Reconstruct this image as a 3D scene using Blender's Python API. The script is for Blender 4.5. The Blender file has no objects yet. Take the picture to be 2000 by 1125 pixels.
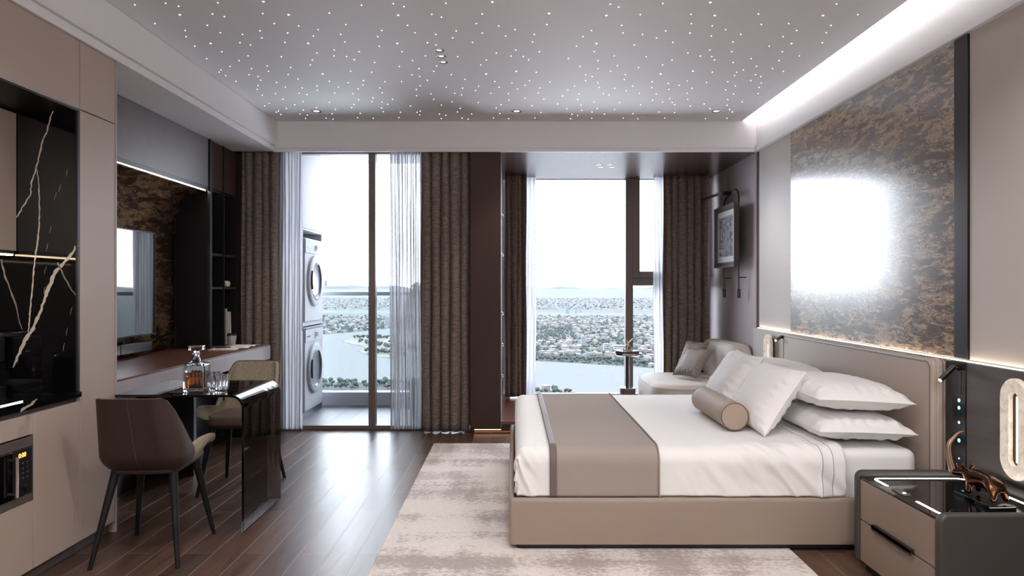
import bpy, bmesh, math, random
from mathutils import Vector, Matrix, noise
random.seed(7)
LIGHT_ROW = 26.0; LIGHT_BAY = 6.0; LIGHT_NEAR_FILL = 47.0; LIGHT_GLOBE_FILL = 88.0; HAZE = 0.000011; SKY = 5.6; EXPO = 0.92
S = bpy.context.scene
C = S.collection
F = 1400.0; CAMZ = 1.31
PI = math.pi
def P(px, py, Y):
    return Vector(((px-1000)*Y/F, Y, CAMZ+(562.5-py)*Y/F))
def lin(c):
    c = c/255.0
    return c/12.92 if c <= 0.04045 else ((c+0.055)/1.055)**2.4
def rgb(r, g, b, a=1.0):
    return (lin(r), lin(g), lin(b), a)
# ------------------------------------------------------------------ materials
def mat(name, col, rough=0.5, metal=0.0, ior=1.5, coat=0.0, emit=None, estr=0.0, sheen=0.0, spec=0.5, coatr=0.1):
    m = bpy.data.materials.new(name); m.use_nodes = True
    p = m.node_tree.nodes['Principled BSDF']
    p.inputs['Base Color'].default_value = col
    p.inputs['Roughness'].default_value = rough
    p.inputs['Metallic'].default_value = metal
    p.inputs['IOR'].default_value = ior
    p.inputs['Coat Weight'].default_value = coat
    p.inputs['Coat Roughness'].default_value = coatr
    p.inputs['Sheen Weight'].default_value = sheen
    p.inputs['Specular IOR Level'].default_value = spec
    if emit:
        p.inputs['Emission Color'].default_value = emit
        p.inputs['Emission Strength'].default_value = estr
    return m
def N(m, t, **kw):
    n = m.node_tree.nodes.new(t)
    for k, v in kw.items():
        if k.startswith('i_'):
            n.inputs[k[2:].replace('_', ' ')].default_value = v
        else:
            setattr(n, k, v)
    return n
def L(m, a, b): m.node_tree.links.new(a, b)
def pb(m): return m.node_tree.nodes['Principled BSDF']
def coords(m, scale=(1, 1, 1), rot=(0, 0, 0), loc=(0, 0, 0), kind='Object'):
    t = N(m, 'ShaderNodeTexCoord'); mp = N(m, 'ShaderNodeMapping')
    mp.inputs['Scale'].default_value = scale; mp.inputs['Rotation'].default_value = rot; mp.inputs['Location'].default_value = loc
    L(m, t.outputs[kind], mp.inputs['Vector']); return mp.outputs['Vector']
def world_coords(m, scale=(1, 1, 1), rot=(0, 0, 0), loc=(0, 0, 0)):
    t = N(m, 'ShaderNodeNewGeometry'); mp = N(m, 'ShaderNodeMapping')
    mp.inputs['Scale'].default_value = scale; mp.inputs['Rotation'].default_value = rot; mp.inputs['Location'].default_value = loc
    L(m, t.outputs['Position'], mp.inputs['Vector']); return mp.outputs['Vector']
def ramp(m, fac, stops, interp='LINEAR'):
    r = N(m, 'ShaderNodeValToRGB'); cr = r.color_ramp; cr.interpolation = interp
    while len(cr.elements) < len(stops): cr.elements.new(0.5)
    for e, (p, c) in zip(cr.elements, stops): e.position = p; e.color = c
    L(m, fac, r.inputs['Fac']); return r.outputs['Color']
def mixc(m, fac, a, b, mode='MIX'):
    n = N(m, 'ShaderNodeMix', data_type='RGBA', blend_type=mode)
    if hasattr(fac, 'links'): L(m, fac, n.inputs[0])
    else: n.inputs[0].default_value = fac
    for s, v in ((6, a), (7, b)):
        if hasattr(v, 'links'): L(m, v, n.inputs[s])
        else: n.inputs[s].default_value = v
    return n.outputs[2]
def math_(m, op, a, b=None, clamp=False):
    n = N(m, 'ShaderNodeMath', operation=op); n.use_clamp = clamp
    for i, v in ((0, a), (1, b)):
        if v is None: continue
        if hasattr(v, 'links'): L(m, v, n.inputs[i])
        else: n.inputs[i].default_value = v
    return n.outputs[0]
def noise_t(m, vec, scale, detail=4, rough=0.5, dist=0.0):
    n = N(m, 'ShaderNodeTexNoise'); n.inputs['Scale'].default_value = scale; n.inputs['Detail'].default_value = detail
    n.inputs['Roughness'].default_value = rough; n.inputs['Distortion'].default_value = dist
    L(m, vec, n.inputs['Vector']); return n.outputs['Fac']
def bump(m, h, strength=0.3, dist=0.01):
    b = N(m, 'ShaderNodeBump'); b.inputs['Strength'].default_value = strength; b.inputs['Distance'].default_value = dist
    L(m, h, b.inputs['Height']); L(m, b.outputs['Normal'], pb(m).inputs['Normal'])
def emis(name, col, s):
    m = bpy.data.materials.new(name); m.use_nodes = True; nt = m.node_tree; nt.nodes.clear()
    e = nt.nodes.new('ShaderNodeEmission'); o = nt.nodes.new('ShaderNodeOutputMaterial')
    e.inputs[0].default_value = col; e.inputs[1].default_value = s; nt.links.new(e.outputs[0], o.inputs[0]); return m
def clear_mat(name, tint, refl_rough=0.02, ior=1.5, extra=0.0):
    m = bpy.data.materials.new(name); m.use_nodes = True; nt = m.node_tree; nt.nodes.clear()
    o = nt.nodes.new('ShaderNodeOutputMaterial'); t = nt.nodes.new('ShaderNodeBsdfTransparent'); g = nt.nodes.new('ShaderNodeBsdfGlossy')
    f = nt.nodes.new('ShaderNodeFresnel'); mx = nt.nodes.new('ShaderNodeMixShader')
    t.inputs[0].default_value = tint; g.inputs['Roughness'].default_value = refl_rough; g.inputs['Color'].default_value = (1, 1, 1, 1)
    f.inputs['IOR'].default_value = ior
    fac = f.outputs[0]
    if extra:
        a = nt.nodes.new('ShaderNodeMath'); a.operation = 'ADD'; a.use_clamp = True
        nt.links.new(fac, a.inputs[0]); a.inputs[1].default_value = extra; fac = a.outputs[0]
    nt.links.new(fac, mx.inputs[0]); nt.links.new(t.outputs[0], mx.inputs[1]); nt.links.new(g.outputs[0], mx.inputs[2])
    nt.links.new(mx.outputs[0], o.inputs[0]); return m

M = {}
M['ceiling'] = mat('ceiling_paint', rgb(228, 227, 231), 0.6)
M['white'] = mat('white_paint', rgb(238, 237, 240), 0.5)
M['taupe_wall'] = mat('taupe_wall', rgb(166, 153, 156), 0.5, spec=0.5)
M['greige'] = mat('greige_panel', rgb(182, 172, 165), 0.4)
M['cabinet'] = mat('cabinet_greige', rgb(178, 162, 150), 0.42, spec=0.4)
M['shelf_back'] = mat('shelf_back', rgb(84, 72, 64), 0.55)
M['cab_gap'] = mat('cabinet_gap', rgb(70, 58, 52), 0.5)
M['kick'] = mat('plinth_taupe', rgb(88, 78, 74), 0.5)
M['brown_lacquer'] = mat('brown_lacquer', rgb(66, 47, 42), 0.55, spec=0.3)
M['brown_ceiling'] = mat('brown_ceiling', rgb(78, 60, 60), 0.26, spec=0.9)
M['black'] = mat('black_satin', rgb(20, 20, 22), 0.4)
M['blackgloss'] = mat('black_gloss', rgb(10, 10, 12), 0.06, ior=1.55)
M['dark_metal'] = mat('dark_metal', rgb(62, 58, 60), 0.32, metal=0.7)
M['gunmetal'] = mat('gunmetal', rgb(84, 78, 76), 0.25, metal=1.0)
M['chrome'] = mat('chrome', rgb(225, 225, 228), 0.12, metal=1.0)
M['bronze'] = mat('bronze', rgb(92, 62, 44), 0.2, metal=1.0)
M['gold'] = mat('pale_gold', rgb(225, 200, 170), 0.3, metal=0.8)
M['frame'] = mat('window_frame', rgb(112, 102, 99), 0.4, spec=0.5)
M['machine'] = mat('machine_white', rgb(178, 180, 186), 0.6, spec=0.2)
M['machine_grey'] = mat('machine_grey', rgb(100, 102, 112), 0.25)
M['leather_bed'] = mat('leather_bed', rgb(172, 157, 146), 0.48, spec=0.4)
M['leather_frame'] = mat('leather_frame', rgb(148, 131, 119), 0.45, spec=0.4)
M['piping'] = mat('piping', rgb(104, 92, 86), 0.5)
M['linen'] = mat('white_linen', rgb(242, 240, 239), 0.85, sheen=0.15)
M['runner'] = mat('runner_taupe', rgb(160, 149, 143), 0.9, spec=0.1)
M['runner_edge'] = mat('runner_edge', rgb(108, 92, 90), 0.6)
M['bolster'] = mat('bolster', rgb(168, 150, 136), 0.62, spec=0.25)
M['sofa'] = mat('sofa_cream', rgb(196, 188, 182), 0.7, sheen=0.2)
M['cushion'] = mat('cushion_taupe', rgb(126, 114, 108), 0.55, sheen=0.3)
M['stand_shell'] = mat('nightstand_leather', rgb(60, 56, 54), 0.5)
M['stand_front'] = mat('nightstand_front', rgb(142, 124, 112), 0.4)
M['handle'] = mat('bronze_handle', rgb(70, 52, 46), 0.35, metal=0.6)
M['led'] = emis('led_white', (1.0, 0.95, 0.88, 1), 11.0)
M['led_cove'] = emis('led_cove', (1.0, 0.96, 0.92, 1), 42.0)
M['led_ledge'] = emis('led_ledge', (1.0, 0.88, 0.72, 1), 9.0)
M['led_soft'] = emis('led_soft', (1.0, 0.92, 0.8, 1), 2.5)
M['pic_frame'] = mat('picture_frame', rgb(60, 50, 46), 0.35)
M['led_warm'] = emis('led_warm', (1.0, 0.78, 0.5, 1), 9.0)
M['led_glow'] = emis('led_plinth', (1.0, 0.6, 0.34, 1), 2.5)
M['star'] = emis('star_light', (1.0, 0.98, 0.97, 1), 3.2)
M['lamp_face'] = emis('lamp_face', (1.0, 0.93, 0.82, 1), 0.7)
M['blue'] = emis('blue_led', (0.15, 0.55, 1.0, 1), 2.6)
M['orange'] = emis('clock_digits', (1.0, 0.32, 0.05, 1), 3.0)
M['pane'] = clear_mat('window_pane', (0.97, 0.985, 0.985, 1), 0.0, 1.3)
M['rail_pane'] = clear_mat('railing_pane', (0.95, 0.975, 0.975, 1), 0.0, 1.3)
M['smoke'] = clear_mat('smoked_pane', (0.46, 0.44, 0.44, 1), 0.02, 1.5, 0.012)
M['paper'] = mat('paper', rgb(232, 228, 222), 0.8)
M['book'] = mat('book_cover', rgb(205, 196, 188), 0.7)
M['ceramic'] = mat('ceramic', rgb(235, 232, 228), 0.3)
M['cup'] = mat('paper_cup', rgb(205, 200, 196), 0.6)
M['screen'] = mat('screen_gloss', rgb(20, 20, 24), 0.03, ior=2.2)
M['mat_board'] = mat('mat_board', rgb(232, 232, 236), 0.7)
M['alabaster'] = mat('alabaster', rgb(228, 218, 202), 0.35, emit=(1.0, 0.86, 0.68, 1), estr=0.04)
M['leg'] = mat('leg_black', rgb(22, 21, 22), 0.6, spec=0.25)
M['strip'] = mat('strip_black', rgb(22, 22, 25), 0.2, ior=1.5)
M['whisky'] = None

# chair fabrics
def leathery(name, col, rough, sc=120, st=0.15):
    m = mat(name, col, rough)
    v = coords(m); n1 = noise_t(m, v, sc, 3)
    n2 = noise_t(m, v, 6, 4)
    c = mixc(m, n2, tuple(x*0.86 for x in col[:3])+(1,), tuple(min(1, x*1.14) for x in col[:3])+(1,))
    L(m, c, pb(m).inputs['Base Color']); bump(m, n1, st, 0.002); return m
M['chair_leather'] = leathery('chair_leather', rgb(56, 41, 36), 0.55)
M['seam_brown'] = mat('seam_brown', rgb(86, 68, 60), 0.6)
M['seat_leather'] = leathery('seat_leather', rgb(112, 90, 80), 0.5)
M['chair_fabric'] = leathery('chair_fabric', rgb(160, 147, 128), 0.9, 330, 0.7)
v = coords(M['chair_fabric'], (1, 1, 1)); n_ = noise_t(M['chair_fabric'], v, 330, 3); L(M['chair_fabric'], ramp(M['chair_fabric'], n_, [(0.35, rgb(118, 106, 90)), (0.65, rgb(188, 176, 156))]), pb(M['chair_fabric']).inputs['Base Color'])
M['upper_cab'] = leathery('plaster_grey', rgb(118, 110, 114), 0.42, 9, 0.03)
M['desk_front'] = leathery('desk_front', rgb(172, 162, 166), 0.36, 9, 0.02)
M['stone_top'] = leathery('desk_top_leather', rgb(104, 66, 52), 0.34, 40, 0.02)
v = coords(M['alabaster'], (1, 1, 1)); n_ = noise_t(M['alabaster'], v, 22, 6, 0.65, 0.8); L(M['alabaster'], ramp(M['alabaster'], n_, [(0.35, rgb(206, 192, 172)), (0.6, rgb(238, 230, 217))]), pb(M['alabaster']).inputs['Base Color'])

# dark wood wainscot
def wood(name, c1, c2, rough, scale=(1, 18, 60), st=0.1):
    m = mat(name, c1, rough)
    v = coords(m, scale); n = noise_t(m, v, 1.5, 6, 0.6, 0.6)
    L(m, mixc(m, n, c1, c2), pb(m).inputs['Base Color']); bump(m, n, st, 0.002); return m
M['wainscot'] = wood('wainscot_wood', rgb(52, 47, 48), rgb(84, 76, 74), 0.38, (30, 1.2, 30))
M['walnut'] = wood('walnut_strip', rgb(120, 70, 42), rgb(150, 92, 58), 0.5, (2, 30, 30))

# floor planks
def plank(name, c1, c2, mort, rough, row=0.1425, width=1.05, off=(0, 0, 0), st=0.6):
    m = mat(name, c1, rough, ior=1.42, spec=0.5)
    v = world_coords(m, (1, 1, 1), (0, 0, PI/2), off)
    b = N(m, 'ShaderNodeTexBrick'); L(m, v, b.inputs['Vector'])
    b.offset = 0.37; b.inputs['Scale'].default_value = 1.0; b.inputs['Brick Width'].default_value = width
    b.inputs['Row Height'].default_value = row; b.inputs['Mortar Size'].default_value = 0.0032; b.inputs['Mortar Smooth'].default_value = 0.3
    b.inputs['Color1'].default_value = (0, 0, 0, 1); b.inputs['Color2'].default_value = (1, 1, 1, 1); b.inputs['Mortar'].default_value = (0.5, 0.5, 0.5, 1)
    # grain offset per plank
    g = N(m, 'ShaderNodeNewGeometry'); add = N(m, 'ShaderNodeVectorMath', operation='MULTIPLY_ADD')
    L(m, b.outputs['Color'], add.inputs[0]); add.inputs[1].default_value = (3.1, 7.7, 0); L(m, g.outputs['Position'], add.inputs[2])
    mp = N(m, 'ShaderNodeMapping'); mp.inputs['Scale'].default_value = (9, 0.9, 1); L(m, add.outputs[0], mp.inputs['Vector'])
    n = noise_t(m, mp.outputs[0], 1.6, 8, 0.62, 1.3)
    mp2 = N(m, 'ShaderNodeMapping'); mp2.inputs['Scale'].default_value = (90, 3, 1); L(m, add.outputs[0], mp2.inputs['Vector'])
    n2 = noise_t(m, mp2.outputs[0], 1.0, 4)
    grain = math_(m, 'ADD', math_(m, 'MULTIPLY', n, 0.7), math_(m, 'MULTIPLY', n2, 0.3))
    col = ramp(m, grain, [(0.3, c1), (0.5, tuple((a+b_)/2 for a, b_ in zip(c1, c2))), (0.7, c2)])
    tone = ramp(m, b.outputs['Color'], [(0, (0.66, 0.66, 0.67, 1)), (1, (1.2, 1.18, 1.16, 1))])
    col = mixc(m, 1.0, col, tone, 'MULTIPLY')
    col = mixc(m, b.outputs['Fac'], col, mort)
    L(m, col, pb(m).inputs['Base Color'])
    rr = math_(m, 'ADD', math_(m, 'MULTIPLY', grain, 0.22), rough-0.08); L(m, rr, pb(m).inputs['Roughness'])
    h = math_(m, 'SUBTRACT', math_(m, 'MULTIPLY', grain, 0.05), b.outputs['Fac'])
    bump(m, h, st, 0.0016); return m
M['floor'] = plank('walnut_floor', rgb(58, 42, 35), rgb(106, 80, 66), rgb(112, 98, 94), 0.31, off=(0, -0.095, 0))
M['tile'] = plank('balcony_tile', rgb(108, 106, 115), rgb(122, 120, 128), rgb(84, 82, 90), 0.45, row=0.2, width=0.9); M['balc'] = mat('balcony_paint', rgb(190, 192, 200), 0.6)
M['platform'] = wood('platform_wood', rgb(96, 58, 46), rgb(130, 84, 68), 0.3, (14, 1, 1))

# burl veneer
def burl(name, dark, mid, light, rough, ior, sx, sz, slant):
    m = mat(name, mid, rough, ior=ior, coat=0.0)
    v = coords(m, (1, sx, sz), (slant, 0, 0))
    n = noise_t(m, v, 1.0, 2.0, 0.45, 0.7)
    k = math_(m, 'FRACT', math_(m, 'MULTIPLY', n, 7.0))
    edge = ramp(m, k, [(0.0, (0, 0, 0, 1)), (0.36, (0, 0, 0, 1)), (0.5, (1, 1, 1, 1)), (0.64, (0, 0, 0, 1)), (1.0, (0, 0, 0, 1))])
    rim = ramp(m, k, [(0.0, (0, 0, 0, 1)), (0.62, (0, 0, 0, 1)), (0.74, (1, 1, 1, 1)), (0.86, (0, 0, 0, 1)), (1.0, (0, 0, 0, 1))])
    v2 = coords(m, (1, sx*0.3, sz*0.3), (slant, 0, 0), (3, 5, 1)); n2 = noise_t(m, v2, 1.0, 3, 0.5, 0.4)
    fill = ramp(m, math_(m, 'ADD', n, math_(m, 'MULTIPLY', math_(m, 'SUBTRACT', n2, 0.5), 0.7)), [(0.44, dark), (0.5, mid), (0.60, tuple((a*1.3+b*0.7)/2 for a, b in zip(mid, light)))])
    v3 = coords(m, (1, sx*1.2, sz*5), (slant, 0, 0)); n3 = noise_t(m, v3, 1.0, 3)
    fill = mixc(m, math_(m, 'MULTIPLY', n3, 0.3), fill, dark)
    mask = ramp(m, n2, [(0.36, (0.15, 0.15, 0.15, 1)), (0.55, (1, 1, 1, 1))])
    fill = mixc(m, math_(m, 'MULTIPLY', math_(m, 'MULTIPLY', rim, mask), 0.55), fill, tuple(x*0.5 for x in dark[:3])+(1,))
    L(m, mixc(m, math_(m, 'MULTIPLY', math_(m, 'MULTIPLY', edge, mask), 0.7), fill, light), pb(m).inputs['Base Color'])
    return m
M['burl'] = burl('burl_panel', rgb(80, 62, 51), rgb(120, 95, 76), rgb(222, 196, 160), 0.19, 2.6, 9, 32, 0.16)
M['burl_dark'] = burl('burl_tv_wall', rgb(76, 56, 45), rgb(122, 92, 70), rgb(216, 180, 134), 0.2, 1.7, 7, 24, -0.1)

# curtain
def cloth(name, c1, c2, rough, vz=160, st=0.7):
    m = mat(name, c1, rough, sheen=0.1)
    v = world_coords(m, (22, 22, vz)); n = noise_t(m, v, 1.0, 3, 0.6, 0.8)
    L(m, ramp(m, n, [(0.35, c1), (0.65, c2)]), pb(m).inputs['Base Color']); bump(m, n, st, 0.006); return m
M['drape'] = cloth('drape_brown', rgb(90, 78, 71), rgb(148, 133, 123), 0.6)
def sheer_mat(name, col, t_lo, t_hi, freq):
    m = bpy.data.materials.new(name); m.use_nodes = True; nt = m.node_tree; nt.nodes.clear()
    o = nt.nodes.new('ShaderNodeOutputMaterial'); t = nt.nodes.new('ShaderNodeBsdfTransparent'); d = nt.nodes.new('ShaderNodeBsdfDiffuse')
    tl = nt.nodes.new('ShaderNodeBsdfTranslucent'); a = nt.nodes.new('ShaderNodeMixShader'); b = nt.nodes.new('ShaderNodeMixShader')
    d.inputs[0].default_value = (0.75, 0.75, 0.78, 1); tl.inputs[0].default_value = col; a.inputs[0].default_value = 0.75
    v = world_coords(m, (freq, 1.0, 0.15)); n = noise_t(m, v, 1.0, 2, 0.6)
    r = N(m, 'ShaderNodeMapRange'); r.inputs[1].default_value = 0.44; r.inputs[2].default_value = 0.70; r.inputs[3].default_value = t_lo; r.inputs[4].default_value = t_hi; L(m, n, r.inputs[0])
    L(m, r.outputs[0], b.inputs[0])
    nt.links.new(d.outputs[0], a.inputs[1]); nt.links.new(tl.outputs[0], a.inputs[2]); nt.links.new(a.outputs[0], b.inputs[1]); nt.links.new(t.outputs[0], b.inputs[2])
    nt.links.new(b.outputs[0], o.inputs[0]); return m
M['sheer'] = sheer_mat('sheer_dense', (0.54, 0.54, 0.58, 1), 0.0, 0.05, 90)
M['sheer2'] = sheer_mat('sheer_light', (0.31, 0.31, 0.335, 1), 0.0, 0.5, 110)

GLOBE_FILL = emis('fill_globe_glow', (1.0, 0.97, 0.945, 1), LIGHT_GLOBE_FILL)  # emission of the added fill globe behind the camera
# rug
def rug_mat():
    m = mat('rug_pile', rgb(214, 205, 199), 0.95, sheen=0.2)
    n = noise_t(m, world_coords(m, (4.2, 1.1, 1), loc=(0.3, 0.2, 0)), 1.0, 2, 0.5)
    n2 = noise_t(m, world_coords(m, (0.8, 4.6, 1)), 1.0, 2)
    n3 = noise_t(m, world_coords(m, (34, 48, 1)), 1.0, 4, 0.65)
    n4 = noise_t(m, world_coords(m, (14, 170, 1)), 1.0, 2)
    n5 = noise_t(m, world_coords(m, (170, 14, 1)), 1.0, 2)
    s = math_(m, 'ADD', math_(m, 'MULTIPLY', n, 0.8), math_(m, 'MULTIPLY', n2, 0.8))
    s = math_(m, 'ADD', s, math_(m, 'MULTIPLY', n3, 0.8))
    c = ramp(m, math_(m, 'MULTIPLY', s, 0.42), [(0.475, rgb(222, 214, 209)), (0.52, rgb(196, 186, 181)), (0.56, rgb(168, 156, 152))])
    w = math_(m, 'ADD', math_(m, 'MULTIPLY', n4, 0.5), math_(m, 'MULTIPLY', n5, 0.5))
    c = mixc(m, 1.0, c, ramp(m, w, [(0.35, (0.84, 0.83, 0.83, 1)), (0.6, (1.0, 1.0, 1.0, 1))]), 'MULTIPLY')
    L(m, c, pb(m).inputs['Base Color'])
    bump(m, math_(m, 'ADD', w, n3), 0.35, 0.004); return m
M['rug'] = rug_mat()
# black marble (plain body, veins are their own material)
M['marble'] = mat('black_marble', rgb(9, 9, 10), 0.04, ior=1.6)
M['vein'] = mat('marble_vein', rgb(205, 195, 182), 0.12)
M['vein_thin'] = mat('marble_vein_thin', rgb(150, 140, 130), 0.12)
# glass for the decanter
def glass(name, col, ior=1.5, rough=0.0):
    m = bpy.data.materials.new(name); m.use_nodes = True; p = m.node_tree.nodes['Principled BSDF']
    p.inputs['Base Color'].default_value = col; p.inputs['Transmission Weight'].default_value = 1.0; p.inputs['Roughness'].default_value = rough; p.inputs['IOR'].default_value = ior
    return m
M['crystal'] = glass('crystal', (0.97, 0.98, 1, 1))
M['whisky'] = glass('whisky', (0.66, 0.18, 0.03, 1), 1.33)
# art
def art_mat():
    m = mat('abstract_print', rgb(150, 150, 156), 0.7)
    v = coords(m, (1, 9, 9)); n = N(m, 'ShaderNodeTexVoronoi'); n.inputs['Scale'].default_value = 1.0; L(m, v, n.inputs['Vector'])
    n.distance = 'CHEBYCHEV'
    nn = noise_t(m, v, 2.2, 2)
    c = ramp(m, math_(m, 'ADD', n.outputs['Distance'], math_(m, 'MULTIPLY', nn, 0.6)), [(0.0, rgb(205, 205, 210)), (0.42, rgb(188, 188, 194)), (0.5, rgb(80, 80, 90)), (0.62, rgb(150, 150, 158)), (0.9, rgb(110, 110, 118))], 'CONSTANT')
    L(m, c, pb(m).inputs['Base Color']); return m
M['art'] = art_mat()
# ------------------------------------------------------------------ mesh helpers
def nb(): return bmesh.new()
def box(bm, x0, x1, y0, y1, z0, z1, mi=0):
    v = [bm.verts.new((x, y, z)) for x in (x0, x1) for y in (y0, y1) for z in (z0, z1)]
    for f in ((0, 1, 3, 2), (4, 6, 7, 5), (0, 4, 5, 1), (2, 3, 7, 6), (0, 2, 6, 4), (1, 5, 7, 3)):
        bm.faces.new([v[i] for i in f]).material_index = mi
    return v
def skin_rings(bm, rings, closed=True, cap0=True, cap1=True, mi=0):
    vs = [[bm.verts.new(p) for p in r] for r in rings]
    n = len(rings[0])
    for a, b in zip(vs, vs[1:]):
        for i in range(n if closed else n-1):
            j = (i+1) % n
            bm.faces.new((a[i], a[j], b[j], b[i])).material_index = mi
    if closed and cap0: bm.faces.new(list(reversed(vs[0]))).material_index = mi
    if closed and cap1: bm.faces.new(vs[-1]).material_index = mi
    return vs
def frame_of(d):
    d = d.normalized(); up = Vector((0, 0, 1)) if abs(d.z) < 0.95 else Vector((1, 0, 0))
    a = d.cross(up).normalized(); return a, a.cross(d).normalized()
def tube(bm, pts, r, n=10, mi=0):
    pts = [Vector(p) for p in pts]; rings = []
    prev = None
    for i, p in enumerate(pts):
        d = (pts[min(i+1, len(pts)-1)]-pts[max(i-1, 0)]).normalized()
        if prev is None: a, b = frame_of(d)
        else:
            a = (prev - d*prev.dot(d)).normalized(); b = a.cross(d).normalized()
        prev = a
        rr = r[i] if isinstance(r, (list, tuple)) else r
        rings.append([p+(a*math.cos(2*PI*k/n)+b*math.sin(2*PI*k/n))*rr for k in range(n)])
    skin_rings(bm, rings, mi=mi)
def lathe(bm, prof, c=(0, 0, 0), n=28, mi=0, cap0=True, cap1=True):
    c = Vector(c)
    rings = [[c+Vector((r*math.cos(2*PI*k/n), r*math.sin(2*PI*k/n), z)) for k in range(n)] for r, z in prof]
    skin_rings(bm, rings, cap0=cap0, cap1=cap1, mi=mi)
def rrect(hx, hy, r, n=6, cx=0, cy=0):
    o = []
    for qx, qy, a0 in ((1, 1, 0), (-1, 1, PI/2), (-1, -1, PI), (1, -1, 1.5*PI)):
        for k in range(n+1):
            a = a0+PI/2*k/n
            o.append((cx+qx*(hx-r)+r*math.cos(a), cy+qy*(hy-r)+r*math.sin(a)))
    return o
def inset(o, d):
    n = len(o); res = []
    for i in range(n):
        p0, p1, p2 = Vector(o[i-1]), Vector(o[i]), Vector(o[(i+1) % n])
        e = (p2-p0)
        if e.length < 1e-9: e = p2-p1
        e.normalize(); nrm = Vector((-e.y, e.x))
        res.append((p1.x+nrm.x*d, p1.y+nrm.y*d))
    return res
def pad(bm, o, z0, z1, rt=0.02, rb=0.0, n=5, mp=None, mi=0):
    """slab with outline o (counter-clockwise) and rounded top / bottom edges; mp maps (x, y, z) to space"""
    mp = mp or (lambda x, y, z: (x, y, z)); prof = []
    if rb > 0:
        for k in range(n+1):
            a = PI/2*k/n; prof.append((rb*(1-math.sin(a)), z0+rb*(1-math.cos(a))))
    else: prof.append((0, z0))
    if rt > 0:
        for k in range(n+1):
            a = PI/2*k/n; prof.append((rt*(1-math.cos(a)), z1-rt*(1-math.sin(a))))
    else: prof.append((0, z1))
    rings = []
    for d, z in prof:
        rings.append([mp(x, y, z) for x, y in (inset(o, d) if d > 1e-6 else o)])
    skin_rings(bm, rings, mi=mi)
def prism(bm, pts, axis, a0, a1, mi=0):
    def m3(p, a):
        if axis == 'x': return (a, p[0], p[1])
        if axis == 'y': return (p[0], a, p[1])
        return (p[0], p[1], a)
    skin_rings(bm, [[m3(p, a0) for p in pts], [m3(p, a1) for p in pts]], mi=mi)
def grid(bm, fn, nu, nv, mi=0):
    vs = [[bm.verts.new(fn(i/nu, j/nv)) for j in range(nv+1)] for i in range(nu+1)]
    for i in range(nu):
        for j in range(nv):
            bm.faces.new((vs[i][j], vs[i+1][j], vs[i+1][j+1], vs[i][j+1])).material_index = mi
    return vs
def mk(name, bm, m, parent=None, world=True, smooth=None, bevel=0, sub=0, solid=0, props=None, weld=False, boff=0):
    if weld: bmesh.ops.remove_doubles(bm, verts=bm.verts, dist=1e-5)
    bmesh.ops.recalc_face_normals(bm, faces=bm.faces)
    me = bpy.data.meshes.new(name); o = bpy.data.objects.new(name, me)
    if parent is not None:
        o.parent = parent
        if world:
            off = parent.location.copy(); q = parent
            while q.parent is not None: q = q.parent; off += q.location
            bmesh.ops.translate(bm, verts=bm.verts, vec=-off)
    elif world and len(bm.verts):
        xs = [v.co for v in bm.verts]
        b = Vector(((min(v.x for v in xs)+max(v.x for v in xs))/2, (min(v.y for v in xs)+max(v.y for v in xs))/2, min(v.z for v in xs)))
        bmesh.ops.translate(bm, verts=bm.verts, vec=-b); o.location = b
    bm.to_mesh(me); bm.free()
    for x in (m if isinstance(m, (list, tuple)) else [m]): me.materials.append(x)
    C.objects.link(o)
    if smooth is None: smooth = bevel == 0 and sub == 0
    if solid:
        s = o.modifiers.new('solid', 'SOLIDIFY'); s.thickness = solid; s.offset = boff
    if bevel:
        b = o.modifiers.new('bevel', 'BEVEL'); b.width = bevel; b.segments = 3; b.limit_method = 'ANGLE'; b.angle_limit = 0.6
    if sub:
        s = o.modifiers.new('sub', 'SUBSURF'); s.levels = sub; s.render_levels = sub
    if smooth or bevel or sub:
        for p in me.polygons: p.use_smooth = True
        if not sub:
            me.set_sharp_from_angle(angle=0.6)
    if props: tag(o, **props)
    return o
def tag(o, label=None, cat=None, group=None, kind=None):
    if label: o['label'] = label
    if cat: o['category'] = cat
    if group: o['group'] = group
    if kind: o['kind'] = kind
    return o
def thing(name, label, cat, loc=(0, 0, 0), rotz=0, group=None):
    o = bpy.data.objects.new(name, None); C.objects.link(o); o.location = loc; o.rotation_euler = (0, 0, rotz)
    o.empty_display_size = 0.1
    return tag(o, label, cat, group)
def bx(name, m, a, parent=None, bevel=0, **kw):
    bm = nb(); box(bm, *a); return mk(name, bm, m, parent, bevel=bevel, smooth=False, **kw)
def st(name, label, m, *boxes, bevel=0, cat='room'):
    bm = nb()
    for a in boxes: box(bm, *a)
    return mk(name, bm, m, bevel=bevel, smooth=False, props=dict(label=label, cat=cat, kind='structure'))
def dup(root, loc, rotz, label=None, group=None):
    r = root.copy(); C.objects.link(r); r.location = loc; r.rotation_euler = (0, 0, rotz)
    if label: r['label'] = label
    if group: r['group'] = group
    for ch in list(root.children):
        c = ch.copy(); C.objects.link(c); c.parent = r
        for g in list(ch.children):
            d = g.copy(); C.objects.link(d); d.parent = c
    return r
# ------------------------------------------------------------------ camera
cam = bpy.data.cameras.new('camera'); co = bpy.data.objects.new('camera', cam); C.objects.link(co)
co.location = (0, 0, CAMZ); co.rotation_euler = (PI/2, 0, 0); cam.lens = 36*F/2000; cam.sensor_width = 36; cam.clip_end = 30000; cam.clip_start = 0.05
S.camera = co
HS, HC = 2.53, 2.80          # soffit and tray ceiling heights
XL, XR = -2.13, 2.19         # cabinet face, right wall face
YB = 6.41                    # beam face
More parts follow.
